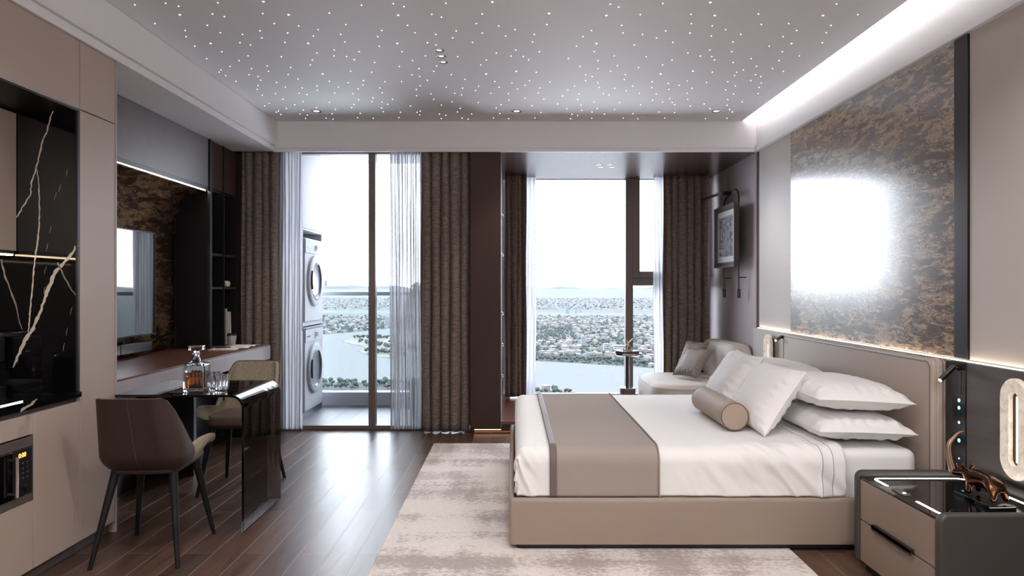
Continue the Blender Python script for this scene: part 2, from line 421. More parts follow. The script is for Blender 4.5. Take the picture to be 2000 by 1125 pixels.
# ------------------------------------------------------------------ shell
st('floor', 'dark walnut plank floor', M['floor'], (-2.9, 2.35, -2.2, 6.64, -0.12, 0.0), cat='floor')
st('ceiling', 'pale tray ceiling sprinkled with tiny star lights', M['ceiling'], (-2.099, 2.05, -2.2, 6.405, HC, HC+0.04), cat='ceiling')
st('ceiling_back', 'white slab above the light cove', M['white'], (-3.0, 2.45, -2.4, 6.8, 3.08, 3.2), cat='ceiling')
st('wall_left', 'left wall behind the desk and the kitchen', M['taupe_wall'], (-3.0, -2.82, -2.2, 6.8, -0.12, 3.08), cat='wall')
st('wall_right', 'right wall behind the bed', M['greige'], (2.215, 2.45, -2.2, 8.25, -0.12, 3.08), cat='wall')
st('wall_front', 'wall behind the viewer', M['greige'], (-3.0, 2.45, -2.4, -2.2, -0.12, 3.08), cat='wall')
st('wall_back', 'wall around the balcony door', M['brown_lacquer'], (-2.82, -2.14, 6.60, 6.72, 0, 3.08), (-2.14, -0.40, 6.60, 6.72, 2.60, 3.08), (-0.40, -0.374, 6.60, 6.72, 0, 3.08), cat='wall')
st('trim_1', 'white ceiling drop along the left side', M['white'], (-2.82, -2.104, -2.2, 6.40, HS+0.052, 3.07), (-2.82, -2.118, -2.2, 6.40, HS, HS+0.046), (-2.82, -2.13, -2.2, 6.40, HS+0.04, HS+0.06), cat='ceiling')
st('trim_2', 'white ceiling beam across the window wall', M['white'], (-2.14, 2.20, YB, YB+0.03, HS+0.034, 3.07), (-2.14, 2.20, YB+0.006, YB+0.03, HS, HS+0.03), (-2.14, 2.20, YB+0.012, YB+0.03, HS+0.02, HS+0.04), cat='ceiling')
st('trim_3', 'white soffit band above the bed wall', M['white'], (2.185, 2.215, -2.2, YB, HS+0.052, 3.07), (2.17, 2.215, -2.2, YB, HS+0.006, HS+0.046), (2.195, 2.215, -2.2, YB, HS, HS+0.06), cat='ceiling')
# niche (bay)
st('wall_bay_left', 'dark brown partition between balcony door and window bay', M['brown_lacquer'], (-0.375, -0.10, 6.44, 8.10, 0.05, 3.07), cat='wall')
st('wall_bay_right', 'taupe side wall of the window bay', M['taupe_wall'], (2.195, 2.215, 6.445, 8.0, 0.11, HS), cat='wall')
st('ceiling_bay', 'dark glossy ceiling of the window bay', M['brown_ceiling'], (-0.10, 2.215, 6.44, 8.10, HS, HS+0.08), (-0.10, 2.215, 6.44, 6.46, HS+0.08, 3.07), cat='ceiling')
st('floor_bay', 'raised wooden floor of the window bay', M['platform'], (-0.10, 2.215, 6.435, 8.12, 0.085, 0.11), cat='floor')
st('trim_4', 'dark riser under the bay floor', M['brown_lacquer'], (-0.098, 2.215, 6.44, 6.48, 0.03, 0.085), (-0.375, 2.215, 6.50, 6.53, -0.0, 0.05), cat='trim')
st('trim_5', 'thin walnut strip under the bay riser', M['walnut'], (-0.34, 2.1, 6.455, 6.50, 0.0, 0.014), cat='trim')
st('wall_outer', 'outer wall around the bay window', M['white'], (-0.375, 2.45, 8.13, 8.25, -0.4, 0.10), (-0.375, 2.45, 8.13, 8.25, 2.56, 3.08), (-0.375, -0.07, 8.13, 8.25, 0.1, 2.56), (2.17, 2.45, 8.13, 8.25, 0.1, 2.56), cat='wall')
t = thing('led_strip', 'warm light strip under the brown bay riser at floor level', 'light strip', (0.8, 6.49, 0.02))
bx('diffuser', M['led_glow'], (-0.34, 2.1, 6.49, 6.497, 0.026, 0.032), t)
bx('channel', M['dark_metal'], (-0.34, 2.1, 6.488, 6.499, 0.032, 0.036), t)
# balcony
st('floor_balcony', 'pale grey tiled balcony floor', M['tile'], (-3.0, -0.375, 6.73, 8.3, -0.12, 0.0), cat='floor')
st('ceiling_balcony', 'white balcony ceiling', M['balc'], (-3.0, -0.375, 6.72, 8.3, 2.75, 2.9), cat='ceiling')
st('wall_balcony', 'white side wall of the balcony', M['balc'], (-3.0, -2.76, 6.8, 8.3, -0.12, 2.75), cat='wall')
st('baseboard_balcony', 'white upstand at the balcony edge', M['balc'], (-2.76, -0.375, 8.0, 8.14, 0, 0.145), cat='trim')
t = thing('balcony_railing', 'glass balcony railing with a slim grey handrail', 'railing', (-1.6, 8.07, 0.145))
bx('handrail', M['balc'], (-2.76, -0.375, 8.04, 8.10, 1.225, 1.27), t, bevel=0.008)
bx('pane', M['rail_pane'], (-2.76, -0.375, 8.064, 8.072, 0.146, 1.225), t)
# balcony door
o = st('door_1', 'dark framed sliding glass door to the balcony', M['frame'], (-2.14, -0.40, 6.62, 6.70, 0.0, 0.04), (-2.14, -0.40, 6.62, 6.70, 2.55, 2.60), (-2.14, -2.09, 6.62, 6.70, 0.04, 2.55), (-0.45, -0.40, 6.62, 6.70, 0.04, 2.55), bevel=0.003, cat='door')
bx('mullion', M['frame'], (-1.325, -1.262, 6.615, 6.70, 0.0, 2.551), o, bevel=0.003)
bx('pane', M['pane'], (-2.09, -1.325, 6.665, 6.673, 0.04, 2.55), o)
bx('pane', M['pane'], (-1.262, -0.45, 6.635, 6.643, 0.04, 2.55), o)
# bay window
o = st('window_1', 'tall dark framed bay window with a sash at its right', M['frame'], (-0.07, -0.02, 8.02, 8.12, 0.10, 2.56), (2.12, 2.17, 8.02, 8.12, 0.10, 2.56), (-0.02, 2.12, 8.02, 8.12, 0.10, 0.125), (-0.02, 2.12, 8.02, 8.12, 2.53, 2.56), (1.27, 1.352, 8.0, 8.12, 0.125, 2.53), bevel=0.003, cat='window')
bx('transom', M['frame'], (1.352, 2.12, 8.02, 8.12, 1.335, 1.42), o, bevel=0.003)
bm = nb(); box(bm, 1.352, 1.43, 8.012, 8.09, 1.42, 2.53); box(bm, 1.43, 2.12, 8.012, 8.09, 1.42, 1.497); box(bm, 2.06, 2.12, 8.012, 8.09, 1.497, 2.53)
mk('sash', bm, M['frame'], o, bevel=0.003, smooth=False)
for a in ((-0.02, 1.27, 0.125, 2.53), (1.43, 2.06, 1.497, 2.53), (1.352, 2.12, 0.125, 1.335)):
    bx('pane', M['pane'], (a[0], a[1], 8.06, 8.068, a[2], a[3]), o)
# ------------------------------------------------------------------ curtains
def drape(name, label, x0, x1, y, z0, z1, folds, amp, m, seed, group=None, cat='curtain', lean=0.0, thick=0.006, nu=None, ragged=0.0):
    rnd = random.Random(seed); nu = nu or folds*14; nv = 40
    ph = [rnd.uniform(-0.7, 0.7) for _ in range(folds+2)]; am = [rnd.uniform(0.55, 1.25) for _ in range(folds+2)]
    def fn(u, v):
        k = u*folds; i = int(k); f = k-i
        p = ph[i]*(1-f)+ph[i+1]*f; a = (am[i]*(1-f)+am[i+1]*f)*amp
        ang = 2*PI*(k+p*0.5)
        s = math.sin(ang); s = math.copysign(abs(s)**0.7, s)
        fl = 0.75+0.25*(1-v)+0.08*math.sin(5*v+i)
        xx = x0+(x1-x0)*u+math.cos(ang)*amp*0.35*(1 if 0.02 < u < 0.98 else 0)
        wob = 0.004*math.sin(9*v+3*u*folds)
        zz = z0+(z1-z0)*v
        if v == 0 and ragged: zz += ragged*math.sin(ang*1.7+1)
        return (xx+wob, y+a*s*fl+lean*(1-v), zz)
    bm = nb(); grid(bm, fn, nu, nv)
    return mk(name, bm, m, smooth=True, solid=thick, props=dict(label=label, cat=cat, group=group))
drape('drape', 'dark brown drape at the far end of the desk', -2.46, -2.14, 6.535, 0.012, 2.62, 4, 0.042, M['drape'], 3, 'brown blackout drapes', ragged=0.004)
drape('drape', 'dark brown drape between the balcony door and the brown partition', -0.83, -0.385, 6.52, 0.012, 2.62, 5, 0.042, M['drape'], 5, 'brown blackout drapes', ragged=0.004)
drape('drape', 'dark brown drape against the partition inside the window bay', -0.075, 0.155, 7.80, 0.13, 2.5295, 4, 0.034, M['drape'], 8, 'brown blackout drapes', ragged=0.004)
drape('drape', 'wide dark brown drape behind the cream sofa', 1.645, 2.13, 7.80, 0.125, 2.5295, 6, 0.036, M['drape'], 11, 'brown blackout drapes', ragged=0.004)
drape('sheer_curtain', 'dense white sheer in front of the washing machines', -2.16, -1.925, 6.585, 0.012, 2.62, 9, 0.014, M['sheer'], 13, 'white sheer curtains', thick=0.0, nu=150)
drape('sheer_curtain', 'see-through white sheer with the palm behind it', -1.12, -0.80, 6.585, 0.012, 2.62, 20, 0.012, M['sheer2'], 17, 'white sheer curtains', thick=0.0, nu=320)
drape('sheer_curtain', 'narrow white sheer at the partition side of the bay window', -0.03, 0.262, 7.90, 0.125, 2.5295, 14, 0.012, M['sheer'], 19, 'white sheer curtains', thick=0.0, nu=210)
drape('sheer_curtain', 'narrow white sheer beside the drape behind the sofa', 1.56, 1.72, 7.90, 0.125, 2.5295, 9, 0.012, M['sheer'], 23, 'white sheer curtains', thick=0.0, nu=150)
# ------------------------------------------------------------------ right wall panels
def panel(name, label, m, y0, y1, z0, z1, x0=2.19, x1=2.214, bevel=0.002, cat='wall panel', **kw):
    return bx(name, m, (x0, x1, y0, y1, z0, z1), bevel=bevel, props=dict(label=label, cat=cat, **kw))
ZL = 0.962
st('trim_6', 'dark brown groove between bay wall and pale panel', M['brown_lacquer'], (2.206, 2.214, 6.35, 6.445, ZL, HS), cat='trim')
panel('wall_panel', 'pale panel between the dark groove and the burl panel', M['greige'], 5.635, 6.35, ZL+0.004, HS)
panel('wall_panel', 'large glossy burl veneer panel above the headboard', M['burl'], 3.545, 5.63, ZL+0.004, HS-0.002, x0=2.188)
panel('metal_trim_strip', 'dark vertical metal strip beside the burl panel', M['dark_metal'], 3.435, 3.54, ZL+0.004, HS, x0=2.182, cat='trim strip')
panel('wall_panel', 'greige panel above the oval wall lamp by the nightstand', M['greige'], 0.9, 3.43, ZL+0.004, HS)
panel('wainscot_panel', 'dark wood wainscot behind the nightstand', M['wainscot'], 0.9, 3.415, 0.0, 0.955, x0=2.165, x1=2.19, cat='wainscot')
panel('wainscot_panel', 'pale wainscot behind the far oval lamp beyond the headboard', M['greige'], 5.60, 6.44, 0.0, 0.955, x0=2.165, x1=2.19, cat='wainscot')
t = thing('led_strip', 'warm light strip on the ledge above headboard and wainscot', 'light strip', (2.178, 3.7, 0.955))
bx('diffuser', M['led_ledge'], (2.173, 2.181, 0.92, 6.34, 0.957, 0.9605), t)
bx('channel', M['dark_metal'], (2.168, 2.186, 0.92, 6.34, 0.955, 0.957), t)
# control strip with reading lamp
t = thing('control_strip', 'black switch strip with blue buttons beside the headboard', 'control panel', (2.18, 3.49, 0.0))
pn = bx('panel', M['strip'], (2.162, 2.19, 3.418, 3.575, 0.0, 0.953), t, bevel=0.002)
bx('slot', M['gunmetal'], (2.159, 2.162, 3.45, 3.475, 0.80, 0.905), t, bevel=0.004)
for i, z in enumerate((0.767, 0.731, 0.660, 0.573, 0.486)):
    bm = nb(); rr = (0.0085, 0.0085, 0.007, 0.009, 0.004)[i]
    lathe(bm, [(rr, 0), (rr, 0.002), (rr*0.5, 0.003)], n=16)
    bmesh.ops.rotate(bm, verts=bm.verts, cent=(0, 0, 0), matrix=Matrix.Rotation(-PI/2, 3, 'Y'))
    bmesh.ops.translate(bm, verts=bm.verts, vec=(2.162, 3.466, z))
    mk('button', bm, M['blue'], pn)
def reading_lamp(label, base, tip):
    b = Vector(base); e = Vector(tip); t = thing('reading_lamp', label, 'lamp', base)
    bm = nb(); tube(bm, [(b.x+0.018, b.y, b.z), (b.x-0.004, b.y, b.z)], 0.014, 16); mk('mount', bm, M['gunmetal'], t, smooth=True)
    bm = nb(); tube(bm, [b+Vector((-0.012, 0, 0.004)), e], 0.0125, 18); ba = mk('barrel', bm, M['gunmetal'], t, smooth=True)
    d = (e-b).normalized(); bm = nb(); tube(bm, [e, e+d*0.002], 0.0098, 16); mk('lamp_face', bm, M['lamp_face'], ba)
reading_lamp('slim bronze reading lamp above the blue buttons', (2.145, 3.462, 0.925), (2.055, 3.44, 0.868))
reading_lamp('small dark reading lamp at the far end of the headboard', (2.145, 5.68, 0.92), (2.06, 5.60, 0.90))
def pill_lamp(label, y):
    z0, z1, hy = 0.497, 0.927, 0.088
    cz = (z0+z1)/2; hz = (z1-z0)/2; t = thing('wall_lamp', label, 'wall lamp', (2.135, y, z0), group='oval ring wall lamps')
    x0, x1 = 2.118, 2.138
    out = rrect(hy, hz, hy-0.001, 12, y, cz); inn = rrect(0.030, hz-0.058, 0.0295, 12, y, cz)
    bm = nb(); n = len(out)
    rings = []
    for o_, xx in ((inn, x0), (inset(out, 0.006), x0), (out, x0+0.006), (out, x1), (inn, x1)):
        rings.append([(xx, a, b) for a, b in o_])
    vs = skin_rings(bm, rings, cap0=False, cap1=False)
    for i in range(n):
        j = (i+1) % n; bm.faces.new((vs[-1][i], vs[-1][j], vs[0][j], vs[0][i]))
    mk('ring', bm, M['alabaster'], t, smooth=True)
    bx('led_core', M['led_soft'], (2.124, 2.134, y-0.0295, y-0.008, cz-hz+0.075, cz+hz-0.075), t, bevel=0.002)
    bm = nb(); pad(bm, rrect(0.05, hz-0.03, 0.049, 8, y, cz), 2.1385, 2.164, 0.0, mp=lambda a, b, c: (c, a, b)); mk('backplate', bm, M['handle'], t)
pill_lamp('glowing oval ring wall lamp above the nightstand', 3.03)
pill_lamp('glowing oval ring wall lamp beyond the headboard', 5.96)
# ------------------------------------------------------------------ cove strips
t = thing('led_strip', 'white light strip hidden in the ceiling cove', 'light strip', (2.0, 2.1, HC+0.04))
bx('diffuser', M['led_cove'], (2.028, 2.047, -2.1, 6.38, HC+0.047, HC+0.054), t)
bx('channel', M['white'], (2.02, 2.049, -2.1, 6.38, HC+0.0405, HC+0.0465), t)
# ------------------------------------------------------------------ stars
SC = 300/1406
T1 = '110,44 392,29 510,56 521,135L 293,215 870,24 820,127 929,151 773,231 571,279 892,299 1095,314 579,335 804,397L 659,422 1072,390 1168,411 906,473 1145,510 768,536 1064,554 981,607 899,640 882,659 941,692 1178,627 1155,684 1036,743'
T2 = '68,15L 62,123 299,135L 671,119 965,47 1257,33 1355,60 1302,139L 167,215 391,237 823,224 1388,231 37,282 290,301 568,271 525,328 777,314 1152,279 1115,334 55,347 265,387 477,397L 813,383 1129,422 1294,397L 716,457 558,485 945,473 1337,473 714,511 830,517 899,546 232,518 516,548 498,593 1086,571 102,603 318,618 1312,607 114,651 867,651 1059,660 295,682 610,677L 20,699 385,723 672,743 844,757 984,737 1181,748 1332,745 44,733 189,754 978,778 20,782 560,785 268,796 424,804 755,797 935,813 1134,804 13,817 562,825 394,852 721,850 886,857 1156,848 178,857 466,865 58,872 1070,895 245,907 940,913 1251,907 430,930 672,936 1062,931 1154,934 121,946 355,958 896,956 1206,953 80,968 876,985 1150,987 279,992 553,985 433,1006 727,1000 205,1016 186,1026 1167,1022 1322,1027 954,1036 403,1042 697,1041 228,1047 470,1052 454,1083 641,1080 705,1089 930,1077 1073,1082 1309,1076'
T3 = '332,28 757,19L 202,131 291,156 664,127 1277,123L 610,215 815,238 1256,224 965,271 427,283 665,302 50,299 241,314 1141,314 880,328 396,347 577,387 1125,384 163,390 243,411 973,457 1189,473 794,485 145,511 440,518 928,512 1041,517 1090,547 702,548 27,554 652,593 246,603 87,628 222,652 976,652L 1160,661 381,683 700,677L 22,685 93,699 507,726 163,734 780,745 937,759 1097,738 1284,751 1057,780 97,785 633,788 335,797 484,806 819,798 986,815 1192,805 62,819 603,827 414,854 743,852 903,858 1178,850 195,858 477,867 64,875 1057,898 222,910 910,915 1229,909 390,931 628,938 1355,950 290,960 837,957 1122,967 7,970 793,986 462,992 97,1017 68,1027 438,1024 1203,1029 826,1038 92,1049 273,1043 568,1042 331,1054 290,1084 480,1080 535,1090 768,1079 908,1085 1147,1078 1400,877'
T4 = '431,37 507,64 912,31 1346,22L 395,142L 705,134 1170,131 1387,142L 536,231 1173,216 1364,237 259,279 547,300 938,283 1161,302 180,335 727,314 1355,328 855,347 305,398L 1003,387 122,422 651,411 284,473 1342,457 468,511 1141,485 48,536 1255,512 1360,517 759,518 318,554 996,549 1384,547 153,607 496,602 910,593 318,627 690,618 435,652 1187,651L 892,676L 1366,660 569,682 206,684 265,699 560,727 205,737 814,747 1135,740 316,757 962,762 1313,754 103,787 331,800 636,788 812,801 1063,781 472,808 1179,808 42,822 967,817 576,829 1134,852 368,856 698,854 146,860 853,860 420,869 975,900 133,910 818,916 1139,909 283,933 911,934 516,939 998,938 1291,950 164,961 709,958 1021,957 1162,971 311,993 33,995 470,1002 1342,995 169,1009 263,1025 878,1024 1021,1029 81,1044 377,1043 639,1040 132,1056 67,1086 261,1082 550,1080 684,1086 929,1079 1302,1085'
T5 = '381,127 1096,37 972,142L 1292,133 659,215 408,223 1045,232 81,271 731,279 1001,299 220,314 607,335 149,384 966,390 683,398L 479,422 138,473 600,473 756,511 316,536 150,571 570,554 363,606 244,640 511,627 609,652 183,660 164,692 355,684 403,699 101,747 312,737 407,758 170,786 387,800 82,822 154,860 378,856 101,911 233,932 93,962 117,1000 142,1024 92,1082'
pts = []
for off, s in ((240, T1), (500, T2), (800, T3), (1100, T4), (1400, T5)):
    for w in s.split():
        big = w.endswith('L'); a, b = w.rstrip('L').split(','); px = off+float(a)*SC; py = float(b)*SC
        Y = (HC-CAMZ)*F/(562.5-py); X = (px-1000)*Y/F
        if X < 2.02: pts.append((Y, X, big))
pts.sort()
def star_bm(bm, x, y, r):
    lathe(bm, [(r, HC+0.0008), (r, HC-0.0015), (r*0.6, HC-0.003)], (x, y, 0), 8, cap0=False)
star_me = []
for r in (0.0032, 0.0058):
    bm = nb(); lathe(bm, [(r, 0), (r, -0.0015), (r*0.6, -0.003)], (0, 0, 0), 8, cap0=False)
    bmesh.ops.recalc_face_normals(bm, faces=bm.faces); me = bpy.data.meshes.new('star_light'); bm.to_mesh(me); bm.free(); me.materials.append(M['star']); star_me.append(me)
bm = nb()
for i, (Y, X, big) in enumerate(pts):
    if i < 295:
        o = bpy.data.objects.new('ceiling_star_light', star_me[1 if big else 0]); o.location = (X, Y, HC+0.0008); C.objects.link(o)
        tag(o, 'bigger bright star light set in the pale tray ceiling' if big else 'tiny star light set in the pale tray ceiling', 'star light', 'big fibre star lights in the ceiling' if big else 'fibre star lights in the ceiling', 'thing')
    else:
        star_bm(bm, X, Y, 0.0032)
if len(bm.verts):
    mk('ceiling_star_lights', bm, M['star'], props=dict(label='most distant tiny star lights near the window beam', cat='star light', kind='stuff'))
# ------------------------------------------------------------------ downlights
def downlight(x, y, z, r, label, group, power=None, col=(1.0, 0.90, 0.80), cone=75, aim=None):
    t = thing('downlight', label, 'downlight', (x, y, z), group=group)
    bm = nb(); lathe(bm, [(r, 0), (r*0.98, -0.004), (r*0.82, -0.005), (r*0.72, 0.0)], n=28, cap0=False, cap1=False); mk('trim_ring', bm, M['chrome'], t, world=False, smooth=True)
    bm = nb(); lathe(bm, [(r*0.80, -0.004), (r*0.55, -0.0015), (r*0.50, -0.001)], n=28, cap0=False, cap1=False); rf = mk('reflector', bm, M['dark_metal'], t, world=False, smooth=True)
    bm = nb(); lathe(bm, [(r*0.52, -0.0008), (r*0.52, -0.0022)], n=24); mk('lens', bm, M['lamp_face'], rf, world=False)
    if power:
        li = bpy.data.lights.new('downlight_lamp', 'SPOT'); li.energy = power; li.color = col; li.spot_size = math.radians(cone); li.spot_blend = 0.6; li.shadow_soft_size = 0.05
        lo = bpy.data.objects.new('downlight_lamp', li); lo.location = (x, y, z-0.012); C.objects.link(lo)
        if aim is not None:
            d = Vector(aim)-lo.location; lo.rotation_euler = d.to_track_quat('-Z', 'Y').to_euler()
yr = (HC-CAMZ)*F/(562.5-217)
for px, w in ((618, 'first downlight from the left in the row by the beam'), (1009, 'middle downlight of the row by the beam'), (1399, 'downlight by the cove in the row along the beam')):
    downlight((px-1000)*yr/F, yr, HC, 0.05, w, 'downlights along the beam', LIGHT_ROW)
for px, py, w in ((858, 98, 'nearest of the three clustered ceiling downlights'), (862, 109.5, 'middle of the three clustered ceiling downlights'), (865.5, 121, 'furthest of the three clustered ceiling downlights')):
    Y = (HC-CAMZ)*F/(562.5-py); downlight((px-1000)*Y/F, Y, HC, 0.032, w, 'cluster of three downlights', LIGHT_ROW*0.4)
for px, py, w in ((1169, 322, 'back left spot of the paired bay downlights'), (1191, 322, 'back right spot of the paired bay downlights'), (1173, 326.5, 'front left spot of the paired bay downlights'), (1195, 326.5, 'front right spot of the paired bay downlights')):
    Y = (HS-CAMZ)*F/(562.5-py); downlight((px-1000)*Y/F, Y, HS, 0.026, w, 'paired downlights in the bay ceiling', LIGHT_BAY)
for x, y in ((-1.2, 2.2), (0.3, 2.2), (1.5, 2.2), (-1.2, 0.2), (0.3, 0.2), (1.5, 0.2)):  # extra downlights outside the view, added as fill from the camera side
    downlight(x, y, HC, 0.05, 'added fill downlight in the tray ceiling above the viewer', 'added fill downlights above the viewer', LIGHT_NEAR_FILL, col=(1.0, 0.965, 0.94), cone=140)
t = thing('added_fill_pendant', 'added white globe pendant, unseen behind the viewer, as fill light', 'lamp', (0.2, -1.0, 1.98))  # invented pendant, out of view, to brighten ceiling, beam and front faces
bm = nb(); tube(bm, [(0.2, -1.0, 2.27), (0.2, -1.0, HC-0.02)], 0.004, 8); mk('cord', bm, M['black'], t, smooth=True)
bm = nb(); lathe(bm, [(0.05, HC-0.02), (0.05, HC-0.001)], (0.2, -1.0, 0), 24); mk('canopy', bm, M['black'], t, smooth=True)
bm = nb(); lathe(bm, [(0.15*math.sin(PI*k/16)+0.0005, 2.13-0.15*math.cos(PI*k/16)) for k in range(17)], (0.2, -1.0, 0), 32); mk('globe', bm, GLOBE_FILL, t, smooth=True)
# ------------------------------------------------------------------ kitchen
XB = -2.78
t = thing('tall_cabinet', 'tall greige cabinet at the right end of the kitchen run', 'cabinet', (-2.45, 3.70, 0))
bx('carcass', M['cabinet'], (XB, -2.152, 3.535, 3.857, 0.06, HS), t)
bx('side_panel', M['cabinet'], (XB, -2.128, 3.848, 3.862, 0.0, HS), t, bevel=0.001)
bx('door', M['cabinet'], (-2.15, -2.13, 3.536, 3.845, 0.062, 2.187), t, bevel=0.0015)
bx('top_door', M['cabinet'], (-2.15, -2.13, 3.536, 3.845, 2.193, HS-0.004), t, bevel=0.0015)
bx('plinth', M['kick'], (XB, -2.165, 3.535, 3.848, 0.0, 0.06), t)
t = thing('overhead_cabinet', 'greige cabinet bridging the top of the black marble niche', 'cabinet', (-2.45, 3.0, 2.19))
bx('carcass', M['cabinet'], (XB, -2.152, 2.0, 3.533, 2.20, HS), t)
bx('underside', M['black'], (XB, -2.131, 2.0, 3.533, 2.178, 2.199), t, bevel=0.001)
bx('edge_profile', M['chrome'], (-2.1305, -2.1285, 2.0, 3.533, 2.187, 2.1905), t)
bx('door', M['cabinet'], (-2.15, -2.13, 2.88, 3.530, 2.193, HS-0.004), t, bevel=0.0015)
bx('door', M['cabinet'], (-2.15, -2.13, 2.0, 2.876, 2.193, HS-0.004), t, bevel=0.0015)
t = thing('wall_cabinet', 'greige wall cabinet recessed inside the black marble niche', 'cabinet', (-2.6, 3.0, 1.49))
bx('carcass', M['cab_gap'], (XB, -2.452, 2.02, 3.515, 1.49, 2.176), t)
bx('door', M['cabinet'], (-2.45, -2.43, 2.76, 3.515, 1.492, 2.165), t, bevel=0.0015)
bx('door', M['cabinet'], (-2.45, -2.43, 2.02, 2.756, 1.492, 2.165), t, bevel=0.0015)
bx('light_bar', M['led_warm'], (-2.452, -2.436, 2.05, 3.50, 1.468, 1.476), t)
bx('light_bar_rail', M['dark_metal'], (-2.456, -2.432, 2.05, 3.50, 1.476, 1.49), t)
# marble niche lining
t = thing('marble_splashback', 'black marble splashback with white veins beside the tall cabinet', 'splashback', (-2.6, 3.5, 0.8))
bm = nb(); box(bm, XB, -2.142, 3.518, 3.534, 0.802, 2.1755)
bx('back_slab', M['marble'], (XB, XB+0.02, 2.0, 3.517, 0.802, 1.49), t)
bx('edge_trim', M['dark_metal'], (-2.141, -2.131, 3.516, 3.534, 0.802, 2.176), t)
rv = random.Random(4)
def vein(bm, pl, w, fn, jit=1.0, mi=1):
    pts_ = []
    for (a, b), (c_, d), (wa, wb) in zip(pl, pl[1:], zip(w, w[1:])):
        n = max(2, int(math.hypot(c_-a, d-b)/5))
        for k in range(n):
            f = k/n; pts_.append((a+(c_-a)*f+rv.uniform(-jit, jit), b+(d-b)*f, (wa+(wb-wa)*f)*rv.uniform(0.65, 1.3)))
    pts_.append((pl[-1][0], pl[-1][1], w[-1]*0.3))
    prev = None
    for i, (x, y, ww) in enumerate(pts_):
        q = pts_[min(i+1, len(pts_)-1)]; p_ = pts_[max(i-1, 0)]; dx, dy = q[0]-p_[0], q[1]-p_[1]; l = math.hypot(dx, dy) or 1
        nx, ny = -dy/l*ww/2, dx/l*ww/2
        cur = (bm.verts.new(fn(x+nx, y+ny)), bm.verts.new(fn(x-nx, y-ny)))
        if prev: bm.faces.new((prev[0], prev[1], cur[1], cur[0])).material_index = mi
        prev = cur
side = lambda x, y: P(x, y, 3.5176)
bm = nb(); box(bm, XB, -2.142, 3.518, 3.534, 0.802, 2.1755)
vein(bm, [(97, 194), (104, 216), (97, 235), (91, 258), (82, 277), (73, 321), (61, 358), (60, 381), (46, 401), (35, 421), (20, 440)], [2, 2.5, 2.5, 3, 3, 3, 3, 2.5, 2.5, 2.5, 2], side)
vein(bm, [(71, 325), (76, 358), (77.5, 420), (73.6, 471), (68, 504), (62, 572), (57.5, 623), (55.5, 650)], [2, 2, 2.6, 3, 3, 3, 3, 2.5], side, 0.6)
vein(bm, [(151, 478), (135, 503), (108, 531), (91, 572), (81, 602), (67.6, 636), (50.7, 661), (35.5, 694), (25, 718)], [5, 5, 7, 6, 6, 6, 6.5, 5, 3], side, 1.4)
vein(bm, [(104, 216), (120, 214), (136, 210)], [1.5, 1.2, 1], side, 0.5, 2)
vein(bm, [(2, 506), (10, 540), (22, 570), (32, 600), (38, 630), (44, 645)], [3, 3, 3, 2.5, 2, 1.5], side, 0.8, 2)
vein(bm, [(113, 513), (125, 540), (137, 562), (150, 580)], [3, 2.5, 2, 1.5], side, 0.8, 2)
for (x, y) in ((100, 440), (93, 475), (90, 520), (88, 560), (140, 600), (132, 640), (126, 670), (110, 375), (118, 360), (133, 330)):
    vein(bm, [(x, y), (x-2, y+9), (x-3, y+16)], [0.9, 1.2, 0.6], side, 1.2, 2)
mk('end_slab', bm, [M['marble'], M['vein'], M['vein_thin']], t, smooth=False)
# worktop
t = thing('worktop', 'black marble kitchen worktop with one white vein', 'worktop', (-2.45, 2.8, 0.78))
bm = nb(); box(bm, XB, -2.12, 2.0, 3.532, 0.776, 0.80)
top = lambda x, y: Vector(((x-1000)/F*((CAMZ-0.8006)*F/(y-562.5)), (CAMZ-0.8006)*F/(y-562.5), 0.8006))
vein(bm, [(73, 779), (66, 785), (60, 791), (51, 795), (44, 800), (40, 805)], [2, 4, 5, 5, 4, 2], top, 1.0)
mk('slab', bm, [M['marble'], M['vein']], t, smooth=False)
t = thing('induction_hob', 'black glass hob with bright metal edges set on the worktop', 'hob', (-2.42, 2.85, 0.80))
bx('glass_plate', M['blackgloss'], (-2.66, -2.20, 2.5, 3.22, 0.8005, 0.805), t, bevel=0.001)
bm = nb(); box(bm, -2.663, -2.197, 3.22, 3.224, 0.8005, 0.8055); box(bm, -2.20, -2.197, 2.5, 3.224, 0.8005, 0.8055); mk('edge_trim', bm, M['chrome'], t, smooth=False)
# base cabinets
t = thing('base_cabinet', 'greige base cabinet with one tall door left of the tall cabinet', 'cabinet', (-2.45, 3.36, 0))
bx('carcass', M['cab_gap'], (XB, -2.152, 3.19, 3.533, 0.06, 0.775), t)
bx('door', M['cabinet'], (-2.15, -2.13, 3.194, 3.530, 0.062, 0.752), t, bevel=0.0015)
bx('plinth', M['kick'], (XB, -2.165, 3.19, 3.533, 0, 0.06), t)
t = thing('base_cabinet', 'greige base cabinet that houses the microwave between two drawers', 'cabinet', (-2.45, 2.9, 0))
bm = nb(); box(bm, XB, -2.152, 2.57, 3.188, 0.06, 0.37); box(bm, XB, -2.152, 2.57, 3.188, 0.655, 0.775); box(bm, XB, -2.60, 2.57, 3.188, 0.37, 0.655)
mk('carcass', bm, M['cab_gap'], t, smooth=False)
bx('drawer', M['cabinet'], (-2.15, -2.13, 2.574, 3.188, 0.662, 0.752), t, bevel=0.0015)
bx('drawer', M['cabinet'], (-2.15, -2.13, 2.574, 3.188, 0.062, 0.368), t, bevel=0.0015)
bx('plinth', M['kick'], (XB, -2.165, 2.57, 3.188, 0, 0.06), t)
t = thing('base_cabinet', 'greige base cabinet under the near end of the worktop', 'cabinet', (-2.45, 2.28, 0))
bx('carcass', M['cab_gap'], (XB, -2.152, 2.0, 2.568, 0.06, 0.775), t)
bx('door', M['cabinet'], (-2.15, -2.13, 2.0, 2.566, 0.062, 0.752), t, bevel=0.0015)
